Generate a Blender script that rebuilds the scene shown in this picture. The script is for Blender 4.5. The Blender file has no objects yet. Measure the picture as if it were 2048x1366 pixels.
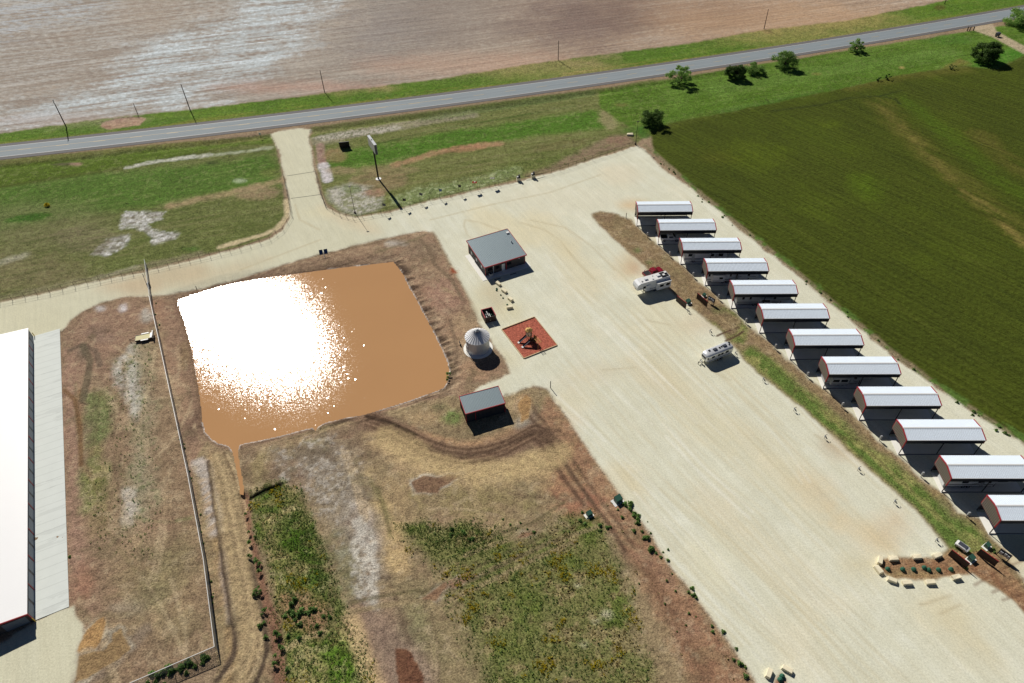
import bpy, math, random
import numpy as np
from mathutils import Matrix, Vector
sc = bpy.context.scene
# ------------------------------------------------------------------ camera
F_PX, PITCH, ROLL, CAM_H = 1393.9, 0.7710, -0.0265, 116.56
FW = np.array([0, math.cos(PITCH), -math.sin(PITCH)]); RT = np.array([1.0, 0, 0]); UP = np.cross(RT, FW)
R2 = RT * math.cos(ROLL) + UP * math.sin(ROLL); U2 = -RT * math.sin(ROLL) + UP * math.cos(ROLL)
cd = bpy.data.cameras.new('camera'); cam = bpy.data.objects.new('camera', cd); sc.collection.objects.link(cam)
cd.sensor_width = 36; cd.lens = F_PX / 2048 * 36; cd.clip_start = 1; cd.clip_end = 9000
M = Matrix.Identity(4)
for i in range(3): M[i][0] = R2[i]; M[i][1] = U2[i]; M[i][2] = -FW[i]
M[2][3] = CAM_H
cam.matrix_world = M; sc.camera = cam
# ------------------------------------------------------------------ sky and sun
SUN_EL, SHADOW_AZ = math.radians(38.8), math.radians(-62.6)
sun_vec = Vector((-math.cos(SUN_EL) * math.cos(SHADOW_AZ), -math.cos(SUN_EL) * math.sin(SHADOW_AZ), math.sin(SUN_EL)))
w = bpy.data.worlds.new("World"); sc.world = w; w.use_nodes = True
wn = w.node_tree.nodes; bg = wn['Background']; sky = wn.new('ShaderNodeTexSky')
sky.sky_type = 'NISHITA'; sky.sun_disc = False; sky.sun_elevation = SUN_EL
sky.sun_rotation = math.atan2(sun_vec.x, sun_vec.y); sky.air_density = 0.4; sky.dust_density = 0.0; sky.ozone_density = 2.0
w.node_tree.links.new(sky.outputs[0], bg.inputs[0]); bg.inputs[1].default_value = 0.05
ld = bpy.data.lights.new('sun', 'SUN'); ld.energy = 5.0; ld.angle = math.radians(0.53); ld.color = (1.0, 0.95, 0.87)
sun = bpy.data.objects.new('sun', ld); sc.collection.objects.link(sun)
sun.rotation_euler = sun_vec.to_track_quat('Z', 'Y').to_euler(); sun.location = (0, 0, 200)
vs = sc.view_settings; vs.view_transform = 'Standard'; vs.look = 'None'; vs.exposure = -0.12; vs.gamma = 1
K_LIGHT = np.array([0.885, 0.857, 0.83])   # how bright a flat sunlit white surface gets here

rnd = random.Random(7); RS = np.random.RandomState(11)
COL = sc.collection

def G(px, py, z=0.0):
    "point of the height-z plane seen at a pixel of the 2048-wide photograph"
    d = FW + ((px - 1024) / F_PX) * R2 - ((py - 683) / F_PX) * U2
    t = (z - CAM_H) / d[2]
    return (float(d[0] * t), float(d[1] * t))
def GP(pts, z=0.0): return [G(x, y, z) for x, y in pts]
def s2l(c):
    c = np.asarray(c, float) / 255.0
    return np.where(c <= 0.04045, c / 12.92, ((c + 0.055) / 1.055) ** 2.4)
def alb(c): return np.clip(s2l(c) / K_LIGHT, 0, 0.95)

# ------------------------------------------------------------------ numpy noise
LAT = RS.rand(8, 512, 512).astype(np.float32)
def vnoise(x, y, k):
    xi = np.floor(x).astype(np.int64); yi = np.floor(y).astype(np.int64)
    fx = x - xi; fy = y - yi; fx = fx * fx * (3 - 2 * fx); fy = fy * fy * (3 - 2 * fy)
    L = LAT[k % 8]; a = xi & 511; b = (xi + 1) & 511; c = yi & 511; d = (yi + 1) & 511
    return (L[a, c] * (1 - fx) + L[b, c] * fx) * (1 - fy) + (L[a, d] * (1 - fx) + L[b, d] * fx) * fy
def fbm(x, y, s, o=4, k=0, ang=0, st=1.0):
    ca, sa = math.cos(ang), math.sin(ang)
    u = (x * ca + y * sa) / st; v = (-x * sa + y * ca)
    r = 0; a = 1; t = 0; f = 1.0 / s
    for i in range(o):
        r = r + a * vnoise(u * f + 37.7 * i + 91 * k, v * f + 17.3 * i + 53 * k, k + i); t += a; a *= 0.55; f *= 2.03
    return r / t
def sstep(a, b, x):
    t = np.clip((x - a) / (b - a), 0, 1); return t * t * (3 - 2 * t)
def seg_d2(X, Y, a, b):
    vx, vy = b[0] - a[0], b[1] - a[1]; L = vx * vx + vy * vy + 1e-12
    t = np.clip(((X - a[0]) * vx + (Y - a[1]) * vy) / L, 0, 1)
    return (X - a[0] - t * vx) ** 2 + (Y - a[1] - t * vy) ** 2
def sdf(poly, X, Y):
    "positive inside"
    d = np.full(X.shape, 1e12); ins = np.zeros(X.shape, bool); n = len(poly)
    for i in range(n):
        a, b = poly[i], poly[(i + 1) % n]
        d = np.minimum(d, seg_d2(X, Y, a, b))
        if a[1] != b[1]:
            c = ((a[1] > Y) != (b[1] > Y)) & (X < (b[0] - a[0]) * (Y - a[1]) / (b[1] - a[1]) + a[0]); ins ^= c
    d = np.sqrt(d); return np.where(ins, d, -d)

# ------------------------------------------------------------------ ground grid
def depth_z(y): return y * math.cos(PITCH) + CAM_H * math.sin(PITCH)
pys = np.arange(1440, -70, -2.3)
ys = np.array([G(1024, p)[1] for p in pys])
near = np.array([-400, -150, -40, 0, 15, 25, 32]); near = near[near < ys[0] - 1]
far = ys[-1] + np.array([12, 30, 60, 110, 200, 400, 900, 2200, 5000])
ys = np.concatenate([near, ys, far])
us = np.arange(-90, 2140, 2.5)
us = np.concatenate([[-12000, -5000, -2200, -1100, -600, -350, -200, -140], us, [2190, 2260, 2400, 2650, 3100, 4200, 7000, 14000]])
DZ = np.maximum(depth_z(ys), 55)
XX = ((us - 1024) / F_PX)[None, :] * DZ[:, None]; YY = np.repeat(ys[:, None], len(us), 1)
NR_, NC_ = XX.shape; X = XX.ravel(); Y = YY.ravel()
col = np.zeros((X.size, 3)); grs = np.zeros(X.size); Z = np.zeros(X.size)
NW = (fbm(X, Y, 9, 4, 1) - 0.5) * 2; NM = (fbm(X, Y, 2.6, 4, 3) - 0.5) * 2; NS = (fbm(X, Y, 0.9, 3, 5) - 0.5) * 2
NL_ = (fbm(X, Y, 30, 4, 2) - 0.5) * 2
ROWANG = math.radians(-63.4); HWANG = math.radians(15.5)
STR = (fbm(X, Y, 1.6, 4, 4, ROWANG, 14) - 0.5) * 2      # streaks along the yard
STH = (fbm(X, Y, 1.3, 4, 6, HWANG, 16) - 0.5) * 2       # streaks along the highway

def mask(pts, feather=1.0, amp=1.0, alpha=1.0, world=False, noise=None, z=0.0):
    P = pts if world else GP(pts, z)
    a = np.array(P); m = feather + abs(amp) * 1.2 + 0.5
    sel = (X > a[:, 0].min() - m) & (X < a[:, 0].max() + m) & (Y > a[:, 1].min() - m) & (Y < a[:, 1].max() + m)
    out = np.zeros(X.size); xs, yy = X[sel], Y[sel]
    nz = (NM[sel] * 0.6 + NW[sel] * 0.8 + NS[sel] * 0.25) if noise is None else noise[sel]
    out[sel] = sstep(-feather, feather, sdf(P, xs, yy) + amp * nz) * alpha
    return out
def stroke(pts, half, feather=0.5, amp=0.4, alpha=1.0, world=False):
    P = pts if world else GP(pts)
    a = np.array(P); m = half + feather + amp + 0.5
    sel = (X > a[:, 0].min() - m) & (X < a[:, 0].max() + m) & (Y > a[:, 1].min() - m) & (Y < a[:, 1].max() + m)
    out = np.zeros(X.size); d = np.full(sel.sum(), 1e12)
    for i in range(len(P) - 1): d = np.minimum(d, seg_d2(X[sel], Y[sel], P[i], P[i + 1]))
    out[sel] = sstep(-feather, feather, half - np.sqrt(d) + amp * (NM[sel] * .7 + NS[sel] * .4)) * alpha
    return out
def paint(m, c, g=None):
    global col
    c = alb(c); m1 = m[:, None]
    col[:] = col * (1 - m1) + c * m1
    if g is not None: grs[:] = grs * (1 - m) + g * m
def blob(cx, cy, rx, ry, c, alpha=0.7, amp=1.0, g=None, rot=0.0, feather=0.6):
    pts = []
    for k in range(14):
        t = k / 14 * 2 * math.pi; a, b = rx * math.cos(t), ry * math.sin(t)
        pts.append((cx + a * math.cos(rot) - b * math.sin(rot), cy + a * math.sin(rot) + b * math.cos(rot)))
    paint(mask(pts, feather + amp * 0.5, amp, alpha), c, g)
def speckle(m, thr, c, noise, w=0.15, g=None):
    "patches inside a mask where a noise field runs high"
    paint(m * sstep(thr - w, thr + w, noise), c, g)
ONE = np.ones(X.size)

# --- outlines, in pixels of the photograph
HW_T = [(0, 289), (150, 270), (300, 248.5), (545, 215 + 18.5), (700, 212), (1000, 168), (1374, 113), (1700, 62), (2048, 8)]
HW_B = [(0, 321), (150, 302), (300, 281.5), (545, 266), (700, 243), (1000, 200), (1374, 148), (1700, 96), (2048, 42)]
hc = [((G(*t)[0] + G(*b)[0]) / 2, (G(*t)[1] + G(*b)[1]) / 2) for t, b in zip(HW_T, HW_B)]
hx = np.array([p[0] for p in hc]); hy = np.array([p[1] for p in hc])
hcoef = np.polyfit(hx, hy, 2)
def hwy_y(x):
    x = np.asarray(x, float); a, b = -180.0, 240.0; p = np.polyval(hcoef, np.clip(x, a, b))
    da = np.polyval(np.polyder(hcoef), a); db = np.polyval(np.polyder(hcoef), b)
    return p + np.where(x < a, (x - a) * da, 0) + np.where(x > b, (x - b) * db, 0)
HW_HALF = 5.9
hslope = np.polyval(np.polyder(hcoef), np.clip(X, -180, 240))
HWD = (Y - hwy_y(X)) / np.sqrt(1 + hslope ** 2)       # signed distance north of the centre line
GRAVEL = [(543, 268), (560, 262), (600, 257), (620, 260), (614, 275), (622, 300), (628, 340), (640, 390), (652, 412), (676, 428), (708, 437),
 (780, 425), (860, 403), (960, 380), (1050, 360), (1120, 341), (1200, 314), (1275, 291), (1290, 300), (1320, 332), (1400, 392), (1490, 467), (1600, 556),
 (1700, 641), (1800, 725), (1900, 797), (1980, 849), (2060, 897), (2500, 1180), (2500, 1700), (1760, 1700), (1560, 1440), (1497, 1345), (1450, 1275), (1400, 1205), (1340, 1130),
 (1290, 1052), (1232, 975), (1182, 905), (1150, 856), (1118, 808), (1094, 776), (1068, 770), (1030, 784), (1000, 796), (950, 800), (940, 790), (958, 772), (1000, 757), (1020, 746), (1016, 728),
 (1000, 702), (985, 690), (978, 666), (958, 640), (944, 608), (932, 585), (915, 555), (895, 520), (880, 488), (866, 464), (850, 460), (800, 470), (740, 484),
 (680, 498), (600, 519), (500, 548), (400, 574), (330, 589), (290, 592), (250, 592), (200, 606), (165, 622), (140, 641), (124, 662), (121, 662), (66, 674),
 (40, 690), (-260, 730), (-260, 660), (0, 606), (100, 586), (200, 563), (290, 543), (400, 517), (480, 498), (540, 479), (566, 458), (580, 432), (577, 400), (566, 340), (558, 300)]
GRAVEL2 = [(-200, 1290), (0, 1290), (75, 1240), (146, 1214), (150, 1232), (163, 1246), (166, 1275), (156, 1300), (160, 1345), (140, 1366), (110, 1400), (60, 1500), (-200, 1600)]
GREEN = [(1184, 428), (1200, 422), (1232, 428), (1262, 440), (1275, 455), (1300, 480), (1318, 492), (1345, 520), (1365, 532), (1390, 558), (1413, 575), (1440, 603),
 (1466, 622), (1495, 652), (1522, 672), (1552, 700), (1584, 726), (1615, 757), (1650, 782), (1690, 822), (1722, 845), (1765, 890), (1802, 915), (1850, 964), (1888, 992), (1912, 1030), (1958, 1040),
 (1980, 1074), (2010, 1100), (2048, 1170), (2120, 1250), (2120, 1300), (2048, 1222), (2000, 1180), (1962, 1158), (1945, 1146), (1900, 1152), (1830, 1158), (1790, 1155), (1766, 1140), (1766, 1122), (1790, 1118), (1850, 1118), (1885, 1118), (1898, 1098), (1888, 1082),
 (1850, 1040), (1800, 992), (1750, 948), (1700, 903), (1650, 858), (1600, 812), (1550, 772), (1505, 735), (1480, 708), (1450, 672), (1410, 634), (1375, 608), (1340, 582), (1300, 545), (1262, 510), (1225, 475), (1195, 445)]
PLOW_S = [(-400, 330), (0, 266), (100, 251), (205, 236), (376, 219), (495, 205), (700, 179), (879, 157), (1067, 126), (1374, 87), (1519, 60), (1690, 41), (1861, 7), (1960, -18), (2100, -60)]
CROP = [(1300, 262), (1345, 246), (1420, 232), (1500, 215), (1640, 187), (1750, 162), (1800, 150), (1870, 140), (1930, 132), (1990, 138), (2048, 112), (2200, 80), (2700, 0), (3600, 700), (2600, 1210),
 (2060, 885), (1980, 838), (1900, 785), (1800, 712), (1700, 630), (1600, 545), (1490, 457), (1400, 383), (1330, 322), (1305, 295)]
POND = [(355, 600), (372, 594), (405, 583), (440, 573), (480, 564), (530, 556), (590, 548), (640, 541), (700, 534), (745, 529), (787, 524), (797, 536), (806, 548), (815, 570), (830, 595), (845, 624),
 (862, 655), (878, 688), (893, 720), (898, 740), (896, 760), (888, 775), (872, 782), (850, 790), (820, 801), (780, 813), (730, 829), (690, 836), (650, 845), (637, 853), (631, 862), (625, 855), (600, 861), (560, 872), (520, 881), (490, 886), (478, 890),
 (476, 905), (479, 930), (484, 955), (487, 975), (486, 990), (481, 988), (478, 962), (471, 930), (466, 905), (460, 894), (450, 889), (436, 886), (424, 878), (411, 864), (405, 842), (402, 810), (397, 775), (390, 735), (384, 700), (375, 665), (366, 635), (357, 612)]
WATER_Z = -0.55

MASKS = {}
g1 = mask(GRAVEL, 0.55, 0.75); g2 = mask(GRAVEL2, 0.5, 0.6); gr_out = mask(GREEN, 0.7, 0.9)
GRM = np.maximum(g1, g2) * (1 - gr_out)
plow_poly = PLOW_S + [(3400, -180), (1024, -395), (-2500, -200)]
PLM = sstep(-1.0, 1.0, np.interp(X, [G(*p)[0] for p in PLOW_S], [G(*p)[1] for p in PLOW_S]) * -1 + Y + NM * 1.0)
CRM = mask(CROP, 0.8, 0.9)
CRM = np.where((X > 300), sstep(-2, 2, (hwy_y(X) - 45) - Y) * (1 - sstep(0, 1, g1)), CRM)
PD = sdf(GP(POND, WATER_Z), X, Y)

# --- base
paint(ONE, (150, 130, 104), 0.15)
sp = sstep(-0.2, 0.6, NW + NM * .5); paint(sp * 0.5, (134, 112, 88)); paint(sstep(0.1, 0.7, -NW + NS * .4) * 0.35, (170, 150, 120))
# grass between highway and lot
NG = [(-500, 420), (-500, 700), (0, 600), (100, 580), (200, 557), (290, 538), (400, 511), (480, 492), (536, 474), (560, 452), (573, 430), (570, 400), (562, 345), (554, 300), (540, 268), (0, 320), (-500, 390)]
m = mask(NG, 0.6, 0.5); paint(m, (100, 104, 60), 0.8)
paint(m * sstep(-0.1, 0.5, NM + STH * .8) * .45, (90, 90, 52)); paint(m * sstep(0.0, 0.6, STH) * .5, (128, 122, 86))
gb = mask([(-300, 400), (0, 372), (200, 345), (400, 330), (540, 305), (556, 330), (562, 370), (480, 385), (400, 390), (300, 412), (150, 435), (0, 460), (-300, 500)], 3, 2.5, .85); paint(gb, (78, 106, 42), 1); paint(gb * sstep(0, .6, -STH) * .4, (95, 112, 58))
paint(mask([(-300, 348), (0, 330), (150, 316), (330, 296), (540, 274), (545, 285), (440, 296), (330, 318), (200, 342), (0, 374), (-300, 410)], 1.5, 1.2, .95), (82, 98, 32), 1)
paint(stroke([(0, 326), (150, 310), (300, 292), (520, 276)], 1.2, 1, .8, .7), (118, 112, 66), .8)
paint(stroke([(-100, 388), (0, 374), (120, 355), (240, 338), (330, 318), (430, 301)], .9, .9, .6, .6), (72, 72, 30), 1)
paint(stroke([(255, 335), (300, 325), (360, 317), (420, 310)], 1.1, .5, 1.2, .8), (205, 205, 190), .2)
paint(stroke([(420, 311), (470, 305), (540, 296)], .8, .8, 1.2, .6), (185, 190, 165), .3)
blob(130, 327, 26, 4, (60, 48, 40), .8, .8, .3); blob(153, 328, 12, 3.4, (160, 130, 112), .9, .5, .1); blob(425, 326, 12, 3, (60, 62, 40), .7)
for c in [((252, 422), (330, 424), (322, 440), (290, 446), (300, 460), (360, 466), (345, 478), (310, 486), (300, 470), (268, 450), (245, 456), (238, 438)), ((182, 508), (215, 480), (255, 470), (250, 490), (215, 512))]:
    mm = mask(list(c), .9, 1.6, .85); paint(mm, (178, 176, 168), .1); speckle(mm, .25, (215, 215, 212), NS + NM * .5); speckle(mm, .3, (120, 112, 98), -NS - NM * .3)
blob(90, 455, 150, 55, (118, 110, 82), .45, 3, .5, feather=5); blob(30, 545, 160, 40, (125, 112, 84), .6, 3, .4, feather=4); blob(165, 480, 60, 28, (126, 112, 92), .4, 3)
paint(stroke([(0, 525), (45, 512)], 1.5, 1.4, 1.2, .6), (175, 170, 150)); paint(stroke([(190, 558), (270, 535)], .8, .8, .8, .6), (190, 185, 165))
paint(stroke([(340, 412), (400, 398), (460, 386), (520, 372), (565, 360)], 1.4, 1.4, 1.4, .75), (172, 150, 112), .1)
blob(520, 385, 45, 14, (158, 135, 105), .7, 2, .1); blob(480, 361, 14, 4, (180, 185, 165), .7, .6); blob(540, 345, 22, 8, (120, 118, 70), .5)
paint(stroke([(572, 400), (574, 430), (556, 455), (530, 468), (470, 486), (440, 494)], .9, .5, .5, .95), (206, 190, 150), 0)
paint(stroke([(0, 598), (100, 577), (200, 555), (290, 535), (400, 508)], 1.6, .9, 1.2, .7), (136, 128, 98), .4)
blob(380, 497, 20, 6, (80, 105, 50), .8, 1, .9); blob(55, 436, 48, 7, (58, 92, 32), .95, .8, 1, rot=-.12)
# grass east of the entrance
EG = [(628, 262), (700, 248), (1000, 204), (1200, 178), (1300, 160), (1352, 160), (1300, 262), (1275, 288), (1200, 312), (1120, 338), (1050, 356), (960, 376), (860, 399), (780, 421), (710, 433), (680, 424), (655, 408), (645, 385), (634, 335), (628, 300), (620, 275)]
m = mask(EG, .6, .4); paint(m, (112, 112, 68), .75); paint(m * sstep(-.1, .6, STH) * .5, (90, 100, 50)); paint(m * sstep(.1, .6, -STH) * .4, (140, 128, 94))
gb = mask([(648, 318), (700, 300), (800, 284), (900, 262), (1000, 248), (1180, 220), (1240, 232), (1230, 256), (1100, 268), (960, 290), (860, 310), (760, 330), (660, 345)], 2.2, 1.6, .95); paint(gb, (78, 110, 38), 1); paint(gb * sstep(.0, .7, STH) * .35, (62, 92, 30))
paint(stroke([(628, 258), (700, 247), (820, 231), (1000, 206), (1200, 180)], 1.6, 1, .8, .8), (92, 98, 52), .8)
paint(stroke([(640, 282), (700, 268), (800, 251), (880, 236), (940, 228)], 3.2, 1.2, 1.5, .85), (150, 142, 118), .3)
mm = stroke([(645, 276), (700, 268), (790, 256)], 2.0, .8, 1.6, .8); paint(mm, (196, 190, 175), .1); speckle(mm, .25, (110, 112, 85), NS + NM * .4)
paint(stroke([(850, 236), (950, 222), (1060, 204), (1180, 186)], 2.2, 1.2, 1.6, .7), (88, 98, 62), .9)
paint(stroke([(740, 292), (860, 262), (1000, 238), (1150, 212)], .5, .6, .5, .7), (55, 78, 30), 1)
mm = stroke([(640, 290), (642, 312), (646, 330)], 1.4, .5, .4, .9); paint(mm, (170, 140, 128), 0)
mm = stroke([(646, 330), (652, 345), (655, 360)], 1.7, .6, .5, .95); paint(mm, (212, 208, 208), 0)
blob(643, 302, 5, 3, (130, 95, 85), .7, .3); blob(645, 321, 6, 2, (140, 105, 95), .8, .3)
blob(670, 312, 24, 14, (150, 122, 88), .6, 1.6, .2); blob(680, 340, 30, 7, (160, 135, 105), .6, 1.2, .2)
mm = stroke([(790, 330), (860, 308), (940, 292), (1000, 287)], 1.5, 1.0, 1.2, .85); paint(mm, (176, 138, 104), .05)
blob(930, 297, 45, 6, (172, 128, 96), .7, 1, .05, rot=-.12); blob(760, 362, 60, 20, (140, 120, 88), .7, 2.2, .2, rot=-.1); blob(780, 340, 60, 10, (150, 132, 96), .5, 1.5, .2)
mm = mask([(655, 380), (700, 368), (740, 372), (760, 395), (760, 415), (720, 428), (690, 424), (660, 405)], 1.5, 1.6, .85); paint(mm, (200, 196, 184), .1); speckle(mm, .15, (130, 132, 98), NS + NM * .6)
blob(705, 378, 22, 8, (100, 112, 66), .7, 1.2, .8); blob(745, 385, 22, 9, (160, 125, 100), .85, 1.2, .05)
mm = mask([(790, 395), (850, 372), (960, 352), (1010, 338), (1040, 336), (1040, 352), (940, 378), (850, 400), (790, 412)], 2, 1.6, .75); paint(mm, (122, 132, 92), .9); speckle(mm, .2, (170, 172, 140), NS + NM * .4)
blob(1100, 318, 110, 16, (92, 102, 52), .5, 3, .9, rot=-.2, feather=3); blob(1120, 290, 60, 9, (112, 100, 66), .5, 2, .5, rot=-.15)
paint(mask([(1050, 350), (1120, 322), (1200, 280), (1262, 266), (1276, 288), (1200, 312), (1120, 338), (1060, 354)], 1.8, 1.6, .85), (142, 120, 98), .05)
blob(1215, 240, 22, 14, (148, 136, 98), .8, 1.6, .3, rot=.9); blob(1235, 280, 26, 8, (148, 118, 98), .7, 1, .05)
# north verge
NV = sstep(-.5, .5, HWD - HW_HALF + .2 * NM) * (1 - PLM); paint(NV, (84, 110, 38), 1); paint(NV * sstep(0, .6, NW + STH) * .5, (104, 122, 46)); paint(NV * sstep(2.2, 0, HWD - HW_HALF) * .6, (122, 118, 66), .7)
paint(NV * sstep(300, 0, X * 0 + np.abs(X - 20)) * sstep(4.5, 2.5, HWD - HW_HALF) * sstep(0, .5, STH) * .7, (140, 126, 66), .7)
mm = mask([(204, 244), (240, 236), (280, 233), (291, 238), (280, 250), (240, 256), (215, 258), (202, 252)], .5, .7, .95); paint(mm, (188, 156, 130), 0); speckle(mm, .3, (150, 112, 90), NM)
paint(stroke([(200, 246), (240, 236), (285, 233)], .5, .4, .5, .8), (60, 60, 30), .8)
blob(1535, 62, 9, 5, (80, 70, 40), .7, .6); blob(1880, 15, 12, 5, (85, 72, 40), .7, .6)
# south verge, east
SV = mask([(1200, 182), (1374, 152), (1700, 100), (2048, 46), (2600, -40), (2600, 30), (2200, 90), (2048, 118), (1990, 140), (1930, 134), (1870, 142), (1800, 152), (1750, 164), (1640, 190), (1500, 218), (1420, 236), (1345, 250), (1300, 266), (1262, 256), (1200, 215)], .8, .8)
paint(SV, (82, 106, 36), 1); paint(SV * sstep(-.1, .5, STH + NW * .5) * .5, (104, 128, 60)); paint(SV * sstep(0, .6, -STH - NM * .4) * .4, (66, 96, 34))
paint(SV * sstep(2.6, .5, -HWD - HW_HALF + .4 * NM) * .7, (112, 110, 52), .8)
paint(stroke([(1262, 262), (1330, 252), (1420, 235), (1560, 205), (1640, 190)], 3.0, 2, 2, .7), (72, 100, 40), 1); paint(stroke([(1440, 175), (1600, 150), (1750, 125), (1900, 105)], 5, 4, 3, .4), (106, 130, 66), 1)
paint(stroke([(1290, 272), (1400, 243), (1520, 216), (1650, 186)], .6, .7, .6, .5), (110, 108, 50), .8)
blob(1290, 265, 18, 14, (60, 98, 34), .8, 1.2, 1); blob(1243, 210, 10, 3, (120, 100, 70), .6); blob(1633, 148, 8, 1.6, (150, 125, 80), .6); blob(1804, 135, 5, 2, (190, 160, 110), .9, .2)
paint(mask([(1880, 140), (1920, 118), (1950, 128), (1930, 140)], 1, 1, .7), (120, 100, 56), .6); blob(1900, 80, 50, 10, (78, 112, 46), .5, 2)
paint(mask([(1905, 150), (2048, 118), (2200, 85), (2200, 60), (2048, 92), (1960, 112)], 3, 2, .6), (66, 118, 36), 1)
# ranch track, far right
paint(mask([(1948, 50), (1985, 48), (1992, 62), (2048, 92), (2200, 180), (2200, 195), (2048, 108), (1985, 74), (1950, 62)], .5, .3, .95), (186, 170, 140), 0)
# ploughed field
paint(PLM, (168, 144, 122), 0)
FL = STH
paint(PLM * sstep(60, -60, X) * .85, (156, 147, 136)); FF = (fbm(X, Y, .8, 3, 2, HWANG, 22) - .5) * 2; paint(PLM * sstep(.05, .5, FF) * .4, (190, 178, 162)); paint(PLM * sstep(.05, .5, -FF) * .4, (122, 106, 94)); paint(PLM * sstep(-40, -160, X) * sstep(-.1, .5, FF + FL * .5) * .4, (182, 182, 177)); paint(PLM * sstep(-.05, .7, FL) * .45, (182, 164, 146)); paint(PLM * sstep(.05, .6, -FL) * .45, (138, 118, 102))
white = mask([(190, 175), (255, 120), (300, 90), (380, 60), (460, 30), (520, -20), (700, -20), (620, 40), (590, 90), (520, 150), (440, 190), (350, 214), (250, 222), (60, 250), (0, 262), (-200, 290), (-200, 240), (0, 222), (120, 200)], 12, 12, .85)
white *= PLM; paint(white * sstep(-.7, .5, FL + NW * .5 + FF * .4), (184, 190, 190)); paint(white * sstep(.0, .6, FL + NS * .5) * .7, (214, 220, 222)); paint(white * sstep(.1, .6, -FL - NM * .3) * .6, (146, 134, 124))
w2 = PLM * mask([(-200, -40), (0, 0), (250, -10), (200, 40), (60, 60), (0, 110), (-200, 150)], 14, 12, .7); paint(w2 * sstep(-.2, .5, FL), (178, 184, 188))
w3 = PLM * mask([(-150, 160), (60, 110), (200, 60), (280, 40), (250, 90), (120, 150), (-150, 215)], 10, 10, .4); paint(w3 * sstep(0, .6, FL), (186, 186, 184))
blob(880, 40, 150, 60, (128, 116, 108), .5, 14, 0, feather=16); blob(1160, 40, 110, 55, (112, 94, 88), .75, 14, 0, feather=16); blob(760, 70, 60, 60, (140, 132, 128), .4, 12, 0, feather=12); blob(1250, 20, 60, 40, (120, 98, 86), .5, 10, feather=12)
blob(300, 20, 60, 40, (168, 150, 132), .35, 8, feather=10); blob(1560, 40, 230, 40, (182, 146, 112), .55, 10, feather=14); blob(980, 130, 260, 22, (184, 146, 122), .45, 6, feather=8); blob(600, 175, 180, 10, (176, 138, 120), .6, 4, feather=4); blob(120, 240, 160, 12, (170, 148, 136), .45, 4, feather=4)
blob(1420, 20, 120, 30, (140, 112, 92), .4, 10, feather=12)
# crop field
paint(CRM, (70, 76, 24), 1)
paint(CRM * sstep(.1, .7, NL_ + NW * .4) * .5, (80, 90, 26)); paint(CRM * sstep(.1, .7, -NL_) * .4, (58, 62, 28)); paint(CRM * sstep(.1, .8, STR) * .3, (90, 92, 44)); paint(CRM * sstep(.1, .8, -STR) * .3, (48, 56, 20))
for pp, hw_, c, a in [([(1760, 205), (1800, 255), (1860, 310), (1920, 360), (1990, 420), (2060, 480)], 4.5, (104, 94, 48), .42), ([(1760, 210), (1830, 280), (1900, 355)], 1.0, (134, 114, 68), .4), ([(1960, 270), (2000, 310), (2060, 350)], 4, (104, 92, 48), .5), ([(1820, 205), (1900, 270), (1980, 345), (2060, 400)], 3.5, (76, 92, 22), .7),
    ([(1920, 380), (1990, 430), (2060, 500)], 1.2, (146, 122, 76), .6), ([(1760, 190), (1800, 188), (1840, 225), (1900, 290)], 2, (72, 88, 24), .4)]:
    mm = stroke(pp, hw_, 2.5, 2.5, a) * CRM; paint(mm * sstep(-.7, .3, STR + NM * .3), c)
blob(1510, 310, 55, 26, (88, 98, 24), .5, 6, 1, feather=5); blob(1735, 370, 26, 18, (86, 104, 24), .6, 4, 1, feather=4); blob(1660, 250, 20, 8, (88, 98, 26), .5, 3); blob(1430, 315, 30, 10, (90, 86, 34), .4, 4, feather=3)
paint(stroke([(1545, 222), (1640, 210), (1700, 196), (1760, 192), (1800, 182)], .5, .6, .5, .6), (40, 46, 18)); paint(stroke([(1760, 192), (1790, 198), (1800, 208)], .4, .5, .4, .8), (32, 38, 16))
paint(stroke([(1700, 175), (1800, 152), (1930, 138)], 3, 3, 2, .5) * CRM, (104, 96, 48)); paint(stroke([(1420, 228), (1300, 262)], 2, 2, 2, .4), (92, 96, 40))
paint(stroke([(1290, 290), (1330, 325), (1400, 387), (1490, 461), (1600, 549), (1700, 635), (1800, 717), (1900, 790), (1980, 842), (2060, 890)], .55, .5, .7, .85), (124, 116, 86), .4)
mm = stroke([(1290, 290), (1330, 322), (1400, 383), (1490, 457), (1600, 545), (1700, 630), (1800, 712), (1900, 784), (1980, 836), (2060, 884)], .8, .5, 1.2, 1); paint(mm * sstep(0, .4, NM + NW), (84, 104, 50), 1)
# west plot between storage apron and fence
WP = [(124, 662), (140, 641), (165, 622), (200, 606), (250, 592), (290, 592), (310, 600), (330, 700), (355, 820), (385, 960), (410, 1110), (432, 1298), (330, 1340), (255, 1372), (150, 1420), (110, 1400), (140, 1366), (160, 1345), (156, 1300), (166, 1275), (163, 1246), (150, 1232), (146, 1214), (128, 860), (121, 662)]
m = mask(WP, .4, .3); paint(m, (146, 124, 98), .2); paint(m * sstep(0, .6, NW + NM * .4) * .5, (160, 138, 110)); paint(m * sstep(0.05, .6, -NW + NM * .4) * .5, (122, 104, 84))
paint(mask([(128, 665), (170, 622), (260, 600), (300, 610), (300, 650), (250, 690), (240, 760), (180, 780), (150, 900), (170, 1050), (200, 1130), (210, 1240), (165, 1240), (148, 1200), (134, 1000), (130, 800)], 2.5, 3, .8), (156, 128, 106), .02)
paint(stroke([(138, 700), (142, 850), (150, 1000), (158, 1180)], 1.2, 1, 1.2, .4), (168, 134, 116), 0)
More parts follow.
